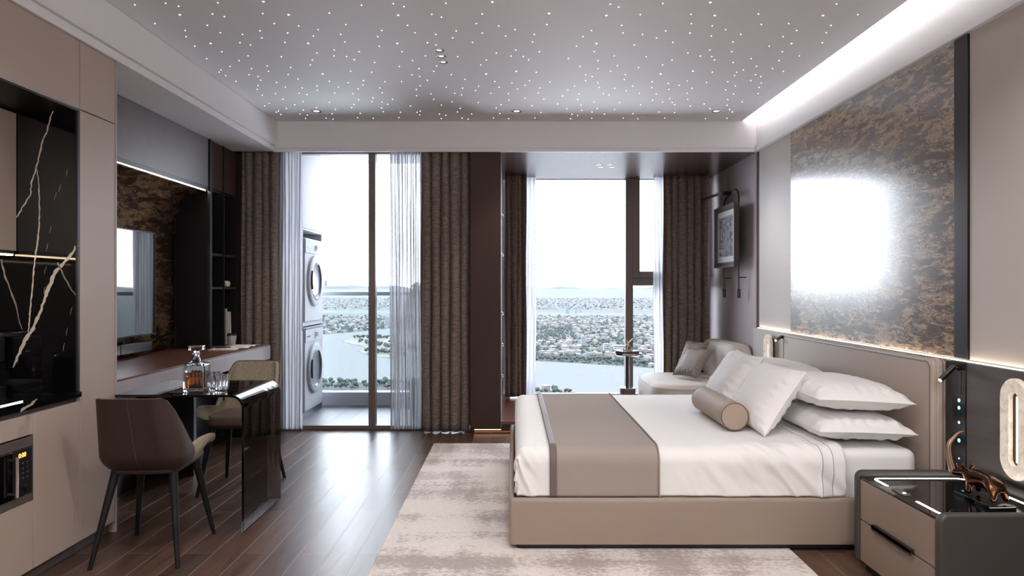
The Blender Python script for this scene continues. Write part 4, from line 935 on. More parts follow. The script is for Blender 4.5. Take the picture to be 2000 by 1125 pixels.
# ------------------------------------------------------------------ pillows
def pillow(name, label, c, ux, uy, hw, hh, th, m, seed, cat='pillow', group=None, pinch=0.10, wr=0.006, flat_back=0.8, pw=4.0):
    c = Vector(c); ux = Vector(ux).normalized(); n_ = ux.cross(Vector(uy)).normalized(); uy = n_.cross(ux).normalized()
    t = thing(name, label, cat, (c.x, c.y, c.z-0.0), group=group)
    G = 34; rnd = random.Random(seed); sx, sy = rnd.uniform(0, 50), rnd.uniform(0, 50)
    def pt(u, v, s):
        e = (1-abs(u)**pw)*(1-abs(v)**pw)
        x = u*hw*(1-pinch*(1-v*v)); y = v*hh*(1-pinch*(1-u*u))
        h = th*max(0, e)**0.55
        h *= 1+0.08*noise.noise(Vector((u*1.5+sx, v*1.5+sy, 0)))
        ed = max(abs(u), abs(v)); w = wr*sm(0.45, 0.9, ed)*(1-sm(0.93, 1, ed))*noise.noise(Vector((u*7+sx, v*7+sy, 3)))*1.8
        # gathers that run in from the edges
        w += wr*0.8*sm(0.6, 0.92, ed)*(1-sm(0.95, 1, ed))*math.sin((u if abs(v) > abs(v if abs(u) < abs(v) else u)*0.999 and abs(v) >= abs(u) else v)*26+sx)
        return ux*x+uy*y+n_*((h+w*(1 if e > 0.02 else 0))*(1 if s > 0 else -flat_back))
    bm = nb()
    us = [math.sin(PI/2*(-1+2*i/G)) for i in range(G+1)]
    us = [0.5*a+0.5*(-1+2*i/G) for i, a in enumerate(us)]
    for s in (1, -1):
        vs = [[bm.verts.new(pt(u, v, s)) for v in us] for u in us]
        for i in range(G):
            for j in range(G):
                f = (vs[i][j], vs[i+1][j], vs[i+1][j+1], vs[i][j+1]); bm.faces.new(f if s > 0 else tuple(reversed(f)))
    bmesh.ops.remove_doubles(bm, verts=bm.verts, dist=1e-4)
    cv = mk('cover', bm, m, t, world=False, smooth=True)
    bm = nb(); e = []
    for (a0, b0), (a1, b1) in (((-1, -1), (1, -1)), ((1, -1), (1, 1)), ((1, 1), (-1, 1)), ((-1, 1), (-1, -1))):
        for k in range(16): e.append(pt(a0+(a1-a0)*k/16, b0+(b1-b0)*k/16, 1)*1.002)
    e.append(e[0]); tube(bm, e, 0.0028, 6); mk('seam', bm, m, cv, world=False, smooth=True)
    return t
zs = 0.495
# sleeping pillows in two stacks
pillow('pillow', 'lower white pillow of the near stack by the nightstand', (1.81, 4.03, zs+0.078), (0, 1, 0), (-1, 0, 0.03), 0.40, 0.245, 0.08, M['linen'], 1, group='white sleeping pillows', pinch=0.05)
pillow('pillow', 'upper white pillow of the near stack by the nightstand', (1.80, 4.03, zs+0.238), (0, 1, 0.0), (-1, 0, 0.05), 0.40, 0.245, 0.088, M['linen'], 2, group='white sleeping pillows', pinch=0.05)
pillow('pillow', 'lower white pillow of the far stack, mostly hidden by the near one', (1.81, 4.94, zs+0.078), (0, 1, 0), (-1, 0, 0.03), 0.40, 0.245, 0.08, M['linen'], 3, group='white sleeping pillows', pinch=0.05)
pillow('pillow', 'upper white pillow of the far stack, peeking out beyond the near one', (1.80, 4.94, zs+0.238), (0, 1, 0), (-1, 0, 0.05), 0.40, 0.245, 0.088, M['linen'], 4, group='white sleeping pillows', pinch=0.05)
# square pillows leaning on the stacks
pillow('pillow', 'square white pillow standing nearest, leaning beside the bolster end', (1.462, 4.14, 0.684), (0.03, -1, 0), (0.55, 0, 0.83), 0.285, 0.205, 0.10, M['linen'], 5, group='square white pillows', pinch=0.06, pw=3.0)
pillow('pillow', 'square white pillow standing behind the other, towards the window', (1.457, 4.74, 0.694), (-0.02, -1, 0), (0.52, 0, 0.85), 0.285, 0.215, 0.10, M['linen'], 6, group='square white pillows', pinch=0.06, pw=3.0)
# bolster
t = thing('bolster', 'taupe cylindrical bolster lying in front of the white square pillows', 'bolster', (1.245, 4.33, 0.513))
bm = nb(); r = 0.078; y0, y1 = 4.0, 4.66; zc = 0.591
prof = [(0.0, y0-0.006), (r*0.6, y0-0.004), (r*0.92, y0+0.002), (r, y0+0.014)]+[(r*(1+0.012*math.sin(k*1.9)), y0+0.014+(y1-y0-0.028)*k/14) for k in range(1, 14)]+[(r, y1-0.014), (r*0.92, y1-0.002), (r*0.6, y1+0.004), (0.0, y1+0.006)]
skin_rings(bm, [[(1.245+max(q, 1e-4)*math.cos(2*PI*k/36), y, zc+max(q, 1e-4)*math.sin(2*PI*k/36)) for k in range(36)] for q, y in prof]); mk('cover', bm, M['bolster'], t, smooth=True)
for yy in (y0+0.004, y1-0.004):
    bm = nb(); tube(bm, [(1.245+r*0.965*math.cos(2*PI*k/36), yy, zc+r*0.965*math.sin(2*PI*k/36)) for k in range(37)], 0.003, 6); mk('piping', bm, M['piping'], t, smooth=True)
# ------------------------------------------------------------------ nightstand
NX0, NX1, NY0, NY1, NZ = 1.60, 2.158, 2.68, 3.36, 0.462
t = thing('nightstand', 'dark leather wrapped nightstand with two taupe drawers and lit black glass top', 'nightstand', (1.88, 3.02, 0.0))
bm = nb()
def endpanel(ya, yb):
    o = rrect((NX1-NX0)/2, (NZ-0.03)/2, 0.035, 6, (NX0+NX1)/2, (NZ+0.03)/2)
    bmp = nb(); pad(bmp, o, 0, yb-ya, 0.012, 0.012, 4, mp=lambda a, b, c: (a, yb-c, b)); return bmp
mk('end_panel', endpanel(NY0, NY0+0.04), M['stand_shell'], t, smooth=True)
mk('end_panel', endpanel(NY1-0.04, NY1), M['stand_shell'], t, smooth=True)
bx('back_panel', M['stand_shell'], (NX1-0.045, NX1-0.005, NY0+0.0405, NY1-0.0405, 0.03, NZ), t, bevel=0.012)
bx('carcass', M['cab_gap'], (NX0+0.035, NX1-0.047, NY0+0.041, NY1-0.041, 0.045, 0.428), t)
bx('drawer', M['stand_front'], (NX0+0.012, NX0+0.034, NY0+0.043, NY1-0.043, 0.243, 0.426), t, bevel=0.002)
dr = bx('drawer', M['stand_front'], (NX0+0.012, NX0+0.034, NY0+0.043, NY1-0.043, 0.052, 0.238), t, bevel=0.002)
bm = nb(); box(bm, NX0-0.008, NX0+0.0115, 2.87, 3.18, 0.2445, 0.262); box(bm, NX0-0.008, NX0-0.002, 2.87, 3.18, 0.236, 0.262); mk('handle', bm, M['handle'], dr, bevel=0.0015, smooth=False)
bx('plinth', M['black'], (NX0+0.05, NX1-0.02, NY0+0.02, NY1-0.02, 0.0, 0.045), t)
gt = bx('glass_top', M['blackgloss'], (NX0+0.012, NX1-0.047, NY0+0.041, NY1-0.041, 0.429, 0.437), t, bevel=0.001)
zl = 0.4373
def ledline(pts_):
    bm = nb(); w = 0.0055; prev = None
    for i, (x, y) in enumerate(pts_):
        a = Vector(pts_[max(i-1, 0)]); b = Vector(pts_[min(i+1, len(pts_)-1)]); d = (b-a).normalized(); q = Vector((-d.y, d.x))*w
        cur = [bm.verts.new((x+q.x, y+q.y, zl)), bm.verts.new((x-q.x, y-q.y, zl)), bm.verts.new((x-q.x, y-q.y, zl+0.0006)), bm.verts.new((x+q.x, y+q.y, zl+0.0006))]
        if prev:
            for k in range(4): bm.faces.new((prev[k], prev[(k+1) % 4], cur[(k+1) % 4], cur[k]))
        else: bm.faces.new(list(reversed(cur)))
        prev = cur
    bm.faces.new(prev); return bm
lx0, lx1, ly0, ly1 = NX0+0.055, NX1-0.085, NY0+0.08, NY1-0.075
lp = [(lx0, 3.16), (lx0, ly1-0.03)]+[(lx0+0.03-0.03*math.cos(a), ly1-0.03+0.03*math.sin(a)) for a in [PI/2*k/6 for k in range(1, 7)]]
lp += [(lx1-0.05, ly1)]+[(lx1-0.05+0.05*math.sin(a), ly1-0.05+0.05*math.cos(a)) for a in [PI/2*k/6 for k in range(1, 7)]]+[(lx1, ly0+0.05)]
lp += [(lx1-0.05+0.05*math.cos(a), ly0+0.05-0.05*math.sin(a)) for a in [PI/2*k/6 for k in range(1, 7)]]+[(lx0+0.03, ly0)]+[(lx0+0.03-0.03*math.sin(a), ly0+0.03-0.03*math.cos(a)) for a in [PI/2*k/6 for k in range(1, 7)]]+[(lx0, 2.93)]
mk('light_line', ledline(lp), M['led'], gt, smooth=False)
bm = nb(); pad(bm, rrect(0.02, 0.055, 0.0195, 6, lx0+0.006, 3.06), zl, zl+0.004, 0.002); mk('touch_pad', bm, M['kick'], gt, smooth=True)
bm = nb(); lathe(bm, [(0.007, zl+0.0042), (0.006, zl+0.0056)], (lx0+0.006, 3.035, 0), 16); mk('touch_light', bm, M['led'], gt)
# ------------------------------------------------------------------ rhino sculpture
t = thing('rhino_sculpture', 'bronze rhinoceros sculpture with a very long curved horn on the nightstand', 'sculpture', (1.915, 2.93, 0.4385))
bm = nb(); pad(bm, rrect(0.055, 0.115, 0.008, 3, 1.93, 2.93), 0.4385, 0.452, 0.002); mk('base', bm, M['blackgloss'], t, smooth=True)
def skinned(name, verts, edges, m, parent, root=0, sub=2):
    me = bpy.data.meshes.new(name); off = parent.location
    me.from_pydata([Vector(v[:3])-off for v in verts], edges, []); o = bpy.data.objects.new(name, me); C.objects.link(o); o.parent = parent
    me.materials.append(m); s = o.modifiers.new('skin', 'SKIN'); sv = me.skin_vertices[0].data
    for i, v in enumerate(verts): sv[i].radius = (v[3], v[3] if len(v) < 5 else v[4])
    sv[root].use_root = True; s.use_smooth_shade = True
    b = o.modifiers.new('sub', 'SUBSURF'); b.levels = sub; b.render_levels = sub
    return o
zf = 0.452
V = [(1.935, 2.855, zf+0.070, 0.030), (1.932, 2.895, zf+0.070, 0.033), (1.928, 2.94, zf+0.072, 0.033), (1.922, 2.98, zf+0.078, 0.030), (1.913, 3.012, zf+0.084, 0.023), (1.903, 3.04, zf+0.078, 0.018), (1.893, 3.066, zf+0.072, 0.014), (1.889, 3.08, zf+0.068, 0.010)]
E = [(i, i+1) for i in range(7)]
def limb(root, pts_):
    i = root
    for p_ in pts_:
        V.append(p_); E.append((i, len(V)-1)); i = len(V)-1
limb(0, [(1.957, 2.852, zf+0.048, 0.018), (1.963, 2.85, zf+0.026, 0.012), (1.965, 2.852, zf+0.006, 0.012)])
limb(0, [(1.910, 2.848, zf+0.048, 0.018), (1.905, 2.838, zf+0.026, 0.012), (1.905, 2.838, zf+0.006, 0.012)])
limb(3, [(1.943, 2.985, zf+0.052, 0.016), (1.948, 2.992, zf+0.028, 0.011), (1.95, 2.998, zf+0.006, 0.012)])
limb(3, [(1.898, 2.972, zf+0.052, 0.016), (1.892, 2.968, zf+0.028, 0.011), (1.89, 2.966, zf+0.006, 0.012)])
body = skinned('body', V, E, M['bronze'], t, root=2)
bm = nb()
for s in (-1, 1):
    tube(bm, [(1.914+s*0.014, 3.018, zf+0.100), (1.916+s*0.022, 3.014, zf+0.116), (1.916+s*0.021, 3.012, zf+0.125)], [0.005, 0.008, 0.001], 14)
mk('ears', bm, M['bronze'], t, smooth=True)
bm = nb(); tube(bm, [(1.938, 2.828, zf+0.085), (1.942, 2.818, zf+0.068), (1.941, 2.815, zf+0.05)], [0.005, 0.0035, 0.004], 8); mk('tail', bm, M['bronze'], t, smooth=True)
M['horn'] = mat('horn', rgb(150, 122, 104), 0.25, metal=0.6)
hp = lambda f: Vector((1.889-0.010*math.sin(PI*min(1, f*1.5))+0.058*max(0, f-0.45)**1.3*2.2, 3.074+0.014*math.sin(PI*0.5*min(1, f*2)), zf+0.073+0.168*math.sin(PI*0.5*f)**1.05))
bm = nb(); tube(bm, [hp(k/24) for k in range(25)], [0.0125*(1-k/24)**0.75+0.0012 for k in range(25)], 14)
bm_old = nb(); tube(bm_old, [(1.890, 3.074, zf+0.075), (1.884, 3.084, zf+0.105), (1.882, 3.088, zf+0.14), (1.888, 3.088, zf+0.175), (1.904, 3.086, zf+0.21), (1.922, 3.084, zf+0.228), (1.938, 3.082, zf+0.236)], [0.0125, 0.0105, 0.009, 0.0075, 0.006, 0.0042, 0.002], 12); bm_old.free()
mk('horn', bm, M['horn'], t, smooth=True, props=dict(label='long pale bronze horn curving up and back'))
bm = nb(); tube(bm, [(1.899, 3.052, zf+0.09), (1.897, 3.060, zf+0.108), (1.899, 3.062, zf+0.116)], [0.007, 0.004, 0.001], 14); mk('rear_horn', bm, M['bronze'], t, smooth=True)
# ------------------------------------------------------------------ sofa and cushions
t = thing('sofa', 'rounded cream sofa against the bay side wall', 'sofa', (1.72, 7.03, 0.111))
SZ = 0.425
bm = nb(); o = rrect(0.44, 0.56, 0.26, 12, 1.735, 7.04); pad(bm, o, 0.15, SZ, 0.085, 0.03, 8); mk('seat', bm, M['sofa'], t, smooth=True)
bm = nb(); pad(bm, rrect(0.40, 0.52, 0.24, 12, 1.735, 7.04), 0.111, 0.15, 0.0); mk('plinth', bm, M['black'], t, smooth=True)
bm = nb(); pad(bm, rrect(0.55, 0.20, 0.17, 12, 7.04, 0.585), 0.0, 0.19, 0.06, 0.02, 6, mp=lambda a, b, c: (2.185-c, a, b)); mk('backrest', bm, M['sofa'], t, smooth=True)
bm = nb(); oi = inset(o, 0.006); oi.append(oi[0]); tube(bm, [(x, y, SZ-0.034) for x, y in oi], 0.004, 6); mk('seam', bm, M['sofa'], t, smooth=True)
pillow('cushion', 'taupe cushion at the front, leaning on the sofa back', (1.765, 6.98, 0.585), (0.5, -0.86, 0.0), (0.62, 0.3, 0.78), 0.165, 0.175, 0.055, M['cushion'], 31, cat='cushion', group='taupe sofa cushions', pinch=0.10)
pillow('cushion', 'taupe cushion tucked behind the other one on the sofa', (1.82, 7.24, 0.615), (0.45, -0.9, 0), (0.40, 0.22, 0.9), 0.165, 0.175, 0.05, M['cushion'], 32, cat='cushion', group='taupe sofa cushions', pinch=0.10)
# ------------------------------------------------------------------ side table with book and antler ornament
TX, TY = 1.178, 7.3
t = thing('side_table', 'slim round pedestal side table in front of the bay window', 'side table', (TX, TY, 0.1105))
bm = nb(); lathe(bm, [(0.078, 0.1105), (0.08, 0.114), (0.08, 0.286), (0.077, 0.29)], (TX, TY, 0), 40); mk('base', bm, M['frame'], t, smooth=True)
bm = nb(); lathe(bm, [(0.079, 0.2905), (0.079, 0.297)], (TX, TY, 0), 40); mk('base_rim', bm, M['chrome'], t, smooth=True)
bm = nb(); tube(bm, [(TX-0.008, TY, 0.297), (TX-0.008, TY, 0.622)], 0.012, 16); mk('post', bm, M['black'], t, smooth=True)
bm = nb(); tube(bm, [(TX+0.012, TY-0.01, 0.297), (TX+0.012, TY-0.01, 0.622)], 0.006, 12); mk('post', bm, M['chrome'], t, smooth=True)
bm = nb(); lathe(bm, [(0.125, 0.622), (0.14, 0.63), (0.142, 0.65), (0.139, 0.65), (0.135, 0.634), (0.0, 0.633)], (TX, TY, 0), 48, cap1=False); mk('tray_top', bm, M['chrome'], t, smooth=True, weld=True)
t = thing('book', 'thick dark brown book lying on the pedestal table', 'book', (TX, TY, 0.634), rotz=0.5)
bm = nb(); box(bm, -0.10, 0.10, -0.07, 0.07, 0, 0.004); box(bm, -0.10, 0.10, -0.07, 0.07, 0.032, 0.036); box(bm, -0.10, -0.096, -0.07, 0.07, 0.004, 0.032); mk('cover', bm, M['handle'], t, world=False, smooth=False)
bm = nb(); box(bm, -0.0955, 0.096, -0.066, 0.066, 0.0042, 0.0318); mk('pages', bm, M['runner_edge'], t, world=False, smooth=False)
t = thing('antler_ornament', 'pale gold branching ornament standing on the dark book', 'ornament', (TX, TY, 0.6705))
q = lambda *a: Vector((TX+a[0], TY+a[1], 0.6705+a[2]))
bm = nb()
tube(bm, [q(-0.045, 0, 0.006), q(-0.042, 0, 0.03), q(-0.02, 0, 0.05), q(0.015, 0, 0.085), q(0.045, 0, 0.118), q(0.058, 0, 0.122)], [0.006, 0.005, 0.005, 0.006, 0.005, 0.003], 10)
tube(bm, [q(0.042, 0.01, 0.006), q(0.048, 0.01, 0.03), q(0.02, 0.005, 0.05), q(0.005, 0, 0.075), q(-0.005, 0, 0.10), q(-0.025, 0, 0.118), q(-0.034, 0, 0.112)], [0.006, 0.005, 0.006, 0.006, 0.005, 0.004, 0.003], 10)
tube(bm, [q(-0.005, 0.01, 0.006), q(0.0, 0.008, 0.03), q(0.008, 0.004, 0.06)], [0.005, 0.005, 0.004], 10)
tube(bm, [q(-0.05, 0, 0.005), q(0.0, 0.006, 0.004), q(0.05, 0.01, 0.005)], 0.005, 8)
mk('branches', bm, M['gold'], t, smooth=True)
# ------------------------------------------------------------------ picture with lamp
t = thing('framed_picture', 'dark framed grey abstract print hung on two rods in the bay', 'picture', (2.08, 6.98, 1.51))
pz0, pz1, py0, py1 = 1.51, 2.11, 6.66, 7.31; fx = 2.06
bm = nb(); w = 0.05
def frame_ring(x, d): return [(x, py0+d, pz0+d), (x, py1-d, pz0+d), (x, py1-d, pz1-d), (x, py0+d, pz1-d)]
skin_rings(bm, [frame_ring(fx+0.05, 0), frame_ring(fx, 0), frame_ring(fx+0.004, 0.012), frame_ring(fx+0.022, w), frame_ring(fx+0.05, w)], cap0=False, cap1=False)
mk('frame', bm, M['pic_frame'], t, smooth=False)
mb = bx('mat_board', M['mat_board'], (fx+0.024, fx+0.03, py0+w, py1-w, pz0+w, pz1-w), t)
bx('print', M['art'], (fx+0.0225, fx+0.0238, py0+w+0.055, py1-w-0.055, pz0+w+0.055, pz1-w-0.055), mb)
bx('backing', M['black'], (fx+0.031, fx+0.05, py0+0.01, py1-0.01, pz0+0.01, pz1-0.01), t)
for y in (6.72, 7.18):
    bm = nb(); tube(bm, [(fx+0.066, y, 1.30), (fx+0.066, y, 2.115)], 0.0065, 10); rd = mk('rod', bm, M['dark_metal'], t, smooth=True)
    bm = nb(); tube(bm, [(fx+0.066, y, 1.215), (fx+0.066, y, 1.30)], 0.0155, 16); mk('rod_weight', bm, M['gunmetal'], rd, smooth=True)
    bm = nb(); tube(bm, [(fx+0.066, y, 1.41), (2.194, y, 1.41)], 0.005, 8); mk('wall_bracket', bm, M['dark_metal'], rd, smooth=True)
t = thing('picture_lamp', 'black picture lamp arching over the framed print', 'lamp', (2.08, 6.95, 2.12))
bm = nb(); tube(bm, [(fx+0.066, 6.72, 2.115)]+[(fx+0.066-0.0*k, 6.72+0.12*(1-math.cos(PI/2*k/8)), 2.14+0.11*math.sin(PI/2*k/8)) for k in range(9)]+[(fx+0.05, 6.98, 2.245)], 0.0075, 10); mk('arm', bm, M['leg'], t, smooth=True)
bm = nb(); tube(bm, [(fx+0.066, 7.18, 2.115)]+[(fx+0.066, 7.18-0.12*(1-math.cos(PI/2*k/8)), 2.14+0.07*math.sin(PI/2*k/8)) for k in range(9)]+[(fx+0.05, 6.98, 2.225)], 0.0075, 10); mk('arm', bm, M['leg'], t, smooth=True)
bm = nb(); tube(bm, [(fx+0.07, 6.98, 2.232), (fx-0.02, 6.98, 2.232)], 0.018, 16); mk('joint', bm, M['leg'], t, smooth=True)
bm = nb(); tube(bm, [(fx-0.03, 6.92, 2.23), (fx-0.05, 7.55, 2.24)], 0.014, 16); mk('lamp_tube', bm, M['dark_metal'], t, smooth=True)
# hooks on the edge of the brown partition
for i, (y, w_) in enumerate(((420, 'topmost chrome hook on the bay face of the brown partition'), (497, 'second chrome hook from the top on the brown partition'), (612, 'third chrome hook from the top on the brown partition'), (673, 'fourth chrome hook from the top on the brown partition'), (734, 'lowest chrome hook on the bay face of the brown partition'))):
    z = CAMZ+(562.5-y)*6.6/F; t = thing('wall_hook', w_, 'hook', (-0.0995, 6.6, z), group='chrome hooks on the partition')
    bm = nb(); box(bm, 0.0, 0.004, -0.012, 0.012, -0.025, 0.025); mk('plate', bm, M['chrome'], t, world=False, smooth=False, bevel=0.001)
    bm = nb(); tube(bm, [(0.004, 0, 0.012), (0.016, 0, 0.004), (0.018, 0, -0.008), (0.012, 0, -0.016)], 0.004, 8); mk('prong', bm, M['chrome'], t, world=False, smooth=True)
# ------------------------------------------------------------------ balcony: laundry column and palm
t = thing('laundry_cabinet', 'tall white laundry cabinet housing the stacked machines on the balcony', 'cabinet', (-2.4, 7.45, 0))
LX = -2.085
bx('back', M['machine'], (-2.755, -2.735, 6.98, 7.86, 0, 2.745), t)
bx('side_panel', M['machine'], (-2.735, LX, 7.135, 7.15, 0, 2.745), t)
bx('side_panel', M['machine'], (-2.735, LX, 7.845, 7.86, 0, 2.745), t)
bx('upper_door', M['machine'], (LX-0.018, LX, 7.152, 7.843, 1.915, 2.742), t, bevel=0.002)
bx('shelf', M['machine'], (-2.735, LX, 7.15, 7.845, 1.893, 1.912), t)
bx('shelf', M['machine'], (-2.735, LX, 7.15, 7.845, 0.925, 0.965), t)
bx('side_panel', M['machine'], (-2.735, LX, 6.98, 6.995, 0, 2.745), t)
bx('narrow_door', M['machine'], (LX-0.018, LX, 6.997, 7.133, 1.915, 2.742), t, bevel=0.002)
bx('narrow_door', M['machine'], (LX-0.018, LX, 6.997, 7.133, 0.0, 0.88), t, bevel=0.002)
for z in (1.893, 1.72, 1.33, 1.17, 0.885): bx('cubby_shelf', M['machine'], (-2.735, LX-0.002, 6.996, 7.134, z-0.015, z), t)
bx('cubby_back', M['machine_grey'], (-2.734, -2.72, 6.996, 7.134, 0.885, 1.893), t)
def machine(name, label, cat, z0, bowl):
    t = thing(name, label, cat, (-2.38, 7.495, z0))
    x1 = -2.07; y0, y1 = 7.158, 7.838; h = 0.85
    bx('body', M['machine'], (-2.70, x1, y0, y1, z0, z0+h), t, bevel=0.012)
    bx('fascia', M['machine_grey'], (x1+0.0005, x1+0.006, y0+0.02, y1-0.02, z0+h-0.022, z0+h-0.004), t)
    cp = bx('control_panel', M['machine'], (x1+0.0005, x1+0.006, y0+0.012, y1-0.012, z0+h-0.15, z0+h-0.024), t, bevel=0.002)
    mpx = lambda r, a, d: (x1+d, (y0+y1)/2+r*math.cos(a), z0+0.42+r*math.sin(a))
    n = 44
    bm = nb(); skin_rings(bm, [[mpx(r, 2*PI*k/n, d) for k in range(n)] for r, d in ((0.262, 0.0005), (0.26, 0.022), (0.245, 0.03), (0.205, 0.028), (0.195, 0.012))], cap0=False, cap1=False); dr = mk('door_ring', bm, M['machine'], t, smooth=True)
    bm = nb(); skin_rings(bm, [[mpx(r, 2*PI*k/n, d) for k in range(n)] for r, d in ((0.204, 0.0285), (0.192, 0.030), (0.18, 0.012), (0.12, 0.004), (0.02, 0.002))], cap0=False); mk('door_glass', bm, M['machine_grey'], dr, smooth=True)
    bm = nb(); tube(bm, [mpx(0.215, PI*1.05+0.0+PI*0.28*k/8-PI*0.2, 0.036) for k in range(9)], 0.012, 10); mk('door_handle', bm, M['gunmetal'], dr, smooth=True)
    bm = nb(); tube(bm, [(x1+0.006, (y0+y1)/2+0.05, z0+h-0.085), (x1+0.03, (y0+y1)/2+0.05, z0+h-0.085)], [0.034, 0.03], 24); mk('dial', bm, M['chrome'], cp, smooth=True)
    for k in range(3): bx('button', M['machine_grey'], (x1+0.006, x1+0.009, y0+0.06+k*0.045, y0+0.085+k*0.045, z0+h-0.098, z0+h-0.086), cp)
    return t
machine('washing_machine', 'white front-loading washing machine standing at the bottom of the laundry column', 'washing machine', 0.06, True)
machine('tumble_dryer', 'white tumble dryer on the shelf above the washing machine', 'tumble dryer', 0.9655, False)
bx('machine_plinth', M['machine_grey'], (-2.70, -2.10, 7.17, 7.83, 0.0, 0.0595), props=dict(label='low grey plinth under the washing machine', cat='plinth'))
M['palm'] = mat('palm_leaf', rgb(86, 96, 84), 0.6); M['pot'] = mat('plant_pot', rgb(150, 146, 146), 0.6); M['soil'] = mat('soil', rgb(60, 48, 40), 0.9)
PX, PY = -0.92, 7.45
t = thing('potted_palm', 'drooping palm on the balcony seen through the sheer', 'plant', (PX, PY, 0))
bm = nb(); lathe(bm, [(0.13, 0.0), (0.16, 0.34), (0.175, 0.36), (0.16, 0.36), (0.15, 0.31)], (PX, PY, 0), 32); mk('pot', bm, M['pot'], t, smooth=True)
bm = nb(); lathe(bm, [(0.149, 0.312), (0.02, 0.32)], (PX, PY, 0), 24); mk('soil', bm, M['soil'], t)
bm = nb(); tube(bm, [(PX, PY, 0.315), (PX+0.02, PY, 0.8), (PX-0.01, PY, 1.32)], [0.03, 0.024, 0.014], 10); mk('trunk', bm, M['soil'], t, smooth=True)
rp = random.Random(12)
for k in range(13):
    a = 2*PI*k/13+rp.uniform(-0.2, 0.2); ln = rp.uniform(0.32, 0.48); up = rp.uniform(0.05, 0.22)
    bm = nb(); sp = []
    for i in range(15):
        f = i/14; sp.append(Vector((PX-0.01+math.cos(a)*ln*0.62*f, PY+math.sin(a)*ln*0.45*f, 1.30+up*math.sin(PI*min(1, f*1.1)*0.6)-ln*1.35*f*f)))
    tube(bm, sp, [0.005*(1-0.8*i/14) for i in range(15)], 6)
    for i in range(2, 15):
        p_ = sp[i]; d = (sp[i]-sp[i-1]).normalized(); sd = d.cross(Vector((0, 0, 1))).normalized()
        for s in (-1, 1):
            tip = p_+sd*s*0.075+d*0.05-Vector((0, 0, 0.085)); m_ = (p_+tip)/2+Vector((0, 0, 0.012)); w_ = d*0.008
            q_ = [bm.verts.new(v) for v in (p_-w_*0.3, m_-w_, tip, m_+w_)]; bm.faces.new(q_)
    mk('frond', bm, M['palm'], t, smooth=False)
# ------------------------------------------------------------------ city outside
GZ = -100.0; DZ = CAMZ-GZ
def G(px, py, z=0.0):
    Y = (DZ-z)*F/(py-562.5); return Vector(((px-1000)*Y/F, Y, GZ+z))
def nmat(name, c1, c2, rough, scale):
    m = mat(name, c1, rough, spec=0.2); v = world_coords(m, (scale, scale, scale)); n = noise_t(m, v, 1.0, 5, 0.65)
    L(m, ramp(m, n, [(0.4, c1), (0.6, c2)]), pb(m).inputs['Base Color']); return m
M['land'] = nmat('land', (0.012, 0.018, 0.018, 1), (0.032, 0.035, 0.034, 1), 0.9, 0.03)
M['sand'] = nmat('bare_ground', (0.03, 0.04, 0.03, 1), (0.10, 0.095, 0.085, 1), 0.9, 0.05)
M['tree_a'] = nmat('tree_foliage', (0.011, 0.019, 0.018, 1), (0.028, 0.038, 0.033, 1), 0.8, 0.25)
M['water'] = mat('river_water', (0.090, 0.096, 0.099, 1), 0.4, ior=1.1, spec=0.0)
v = world_coords(M['water'], (0.02, 0.08, 1)); bump(M['water'], noise_t(M['water'], v, 1.0, 5), 0.25, 1.0)
M['hw'] = mat('house_wall', (0.11, 0.108, 0.105, 1), 0.8); M['hr1'] = mat('roof_pale', (0.11, 0.11, 0.115, 1), 0.8); M['hr2'] = mat('roof_tile', (0.075, 0.055, 0.05, 1), 0.8)
M['hr3'] = mat('roof_grey', (0.04, 0.043, 0.05, 1), 0.8); M['tower'] = mat('tower_wall', (0.13, 0.132, 0.14, 1), 0.6); M['tower_glass'] = mat('tower_windows', (0.03, 0.045, 0.06, 1), 0.2)
M['hill'] = nmat('hill_green', (0.03, 0.042, 0.045, 1), (0.045, 0.06, 0.06, 1), 0.9, 0.004)
bm = nb(); q_ = [bm.verts.new(p_) for p_ in ((-9000, 300, GZ), (9000, 300, GZ), (9000, 13000, GZ), (-9000, 13000, GZ))]; bm.faces.new(q_)
mk('ground', bm, M['land'], smooth=False, props=dict(label='flat river plain with the city far below the windows', cat='ground', kind='structure'))
def poly(name, label, pxs, z, m, cat):
    bm = nb(); f = bm.faces.new([bm.verts.new(G(a, b, z)) for a, b in pxs]); bmesh.ops.triangulate(bm, faces=[f])
    return mk(name, bm, m, smooth=False, props=dict(label=label, cat=cat, kind='structure'))
RIV = [(330, 664), (560, 657), (640, 653), (700, 648), (765, 641), (830, 641), (865, 676), (900, 692), (960, 699), (1045, 705), (1150, 711), (1275, 719), (1500, 738), (1720, 770), (1500, 800), (1200, 776), (1120, 766), (1045, 762), (830, 749), (720, 748), (630, 746), (330, 742)]
poly('river_water', 'broad pale river below the windows', RIV, 0.3, M['water'], 'river')
poly('river_water', 'thin far reach of the river across the plain', [(300, 613), (620, 612), (900, 614), (1150, 617), (1500, 624), (1500, 617), (1150, 611), (900, 608), (620, 606), (300, 607)], 0.3, M['water'], 'river')
ISL = [(668, 666), (690, 659), (730, 657), (790, 655), (850, 668), (905, 690), (880, 704), (800, 704), (745, 698), (712, 692), (698, 684), (720, 679), (690, 673)]
poly('island_ground', 'wooded spit of land in the river', ISL, 0.6, M['sand'], 'ground')
def inside(px, py, pl):
    c = False; n = len(pl)
    for i in range(n):
        (x1, y1), (x2, y2) = pl[i], pl[i-1]
        if (y1 > py) != (y2 > py) and px < (x2-x1)*(py-y1)/(y2-y1)+x1: c = not c
    return c
def topx(p_): return (1000+p_.x*F/p_.y, 562.5+(CAMZ-p_.z)*F/p_.y)
rc = random.Random(21)
HASH = {}
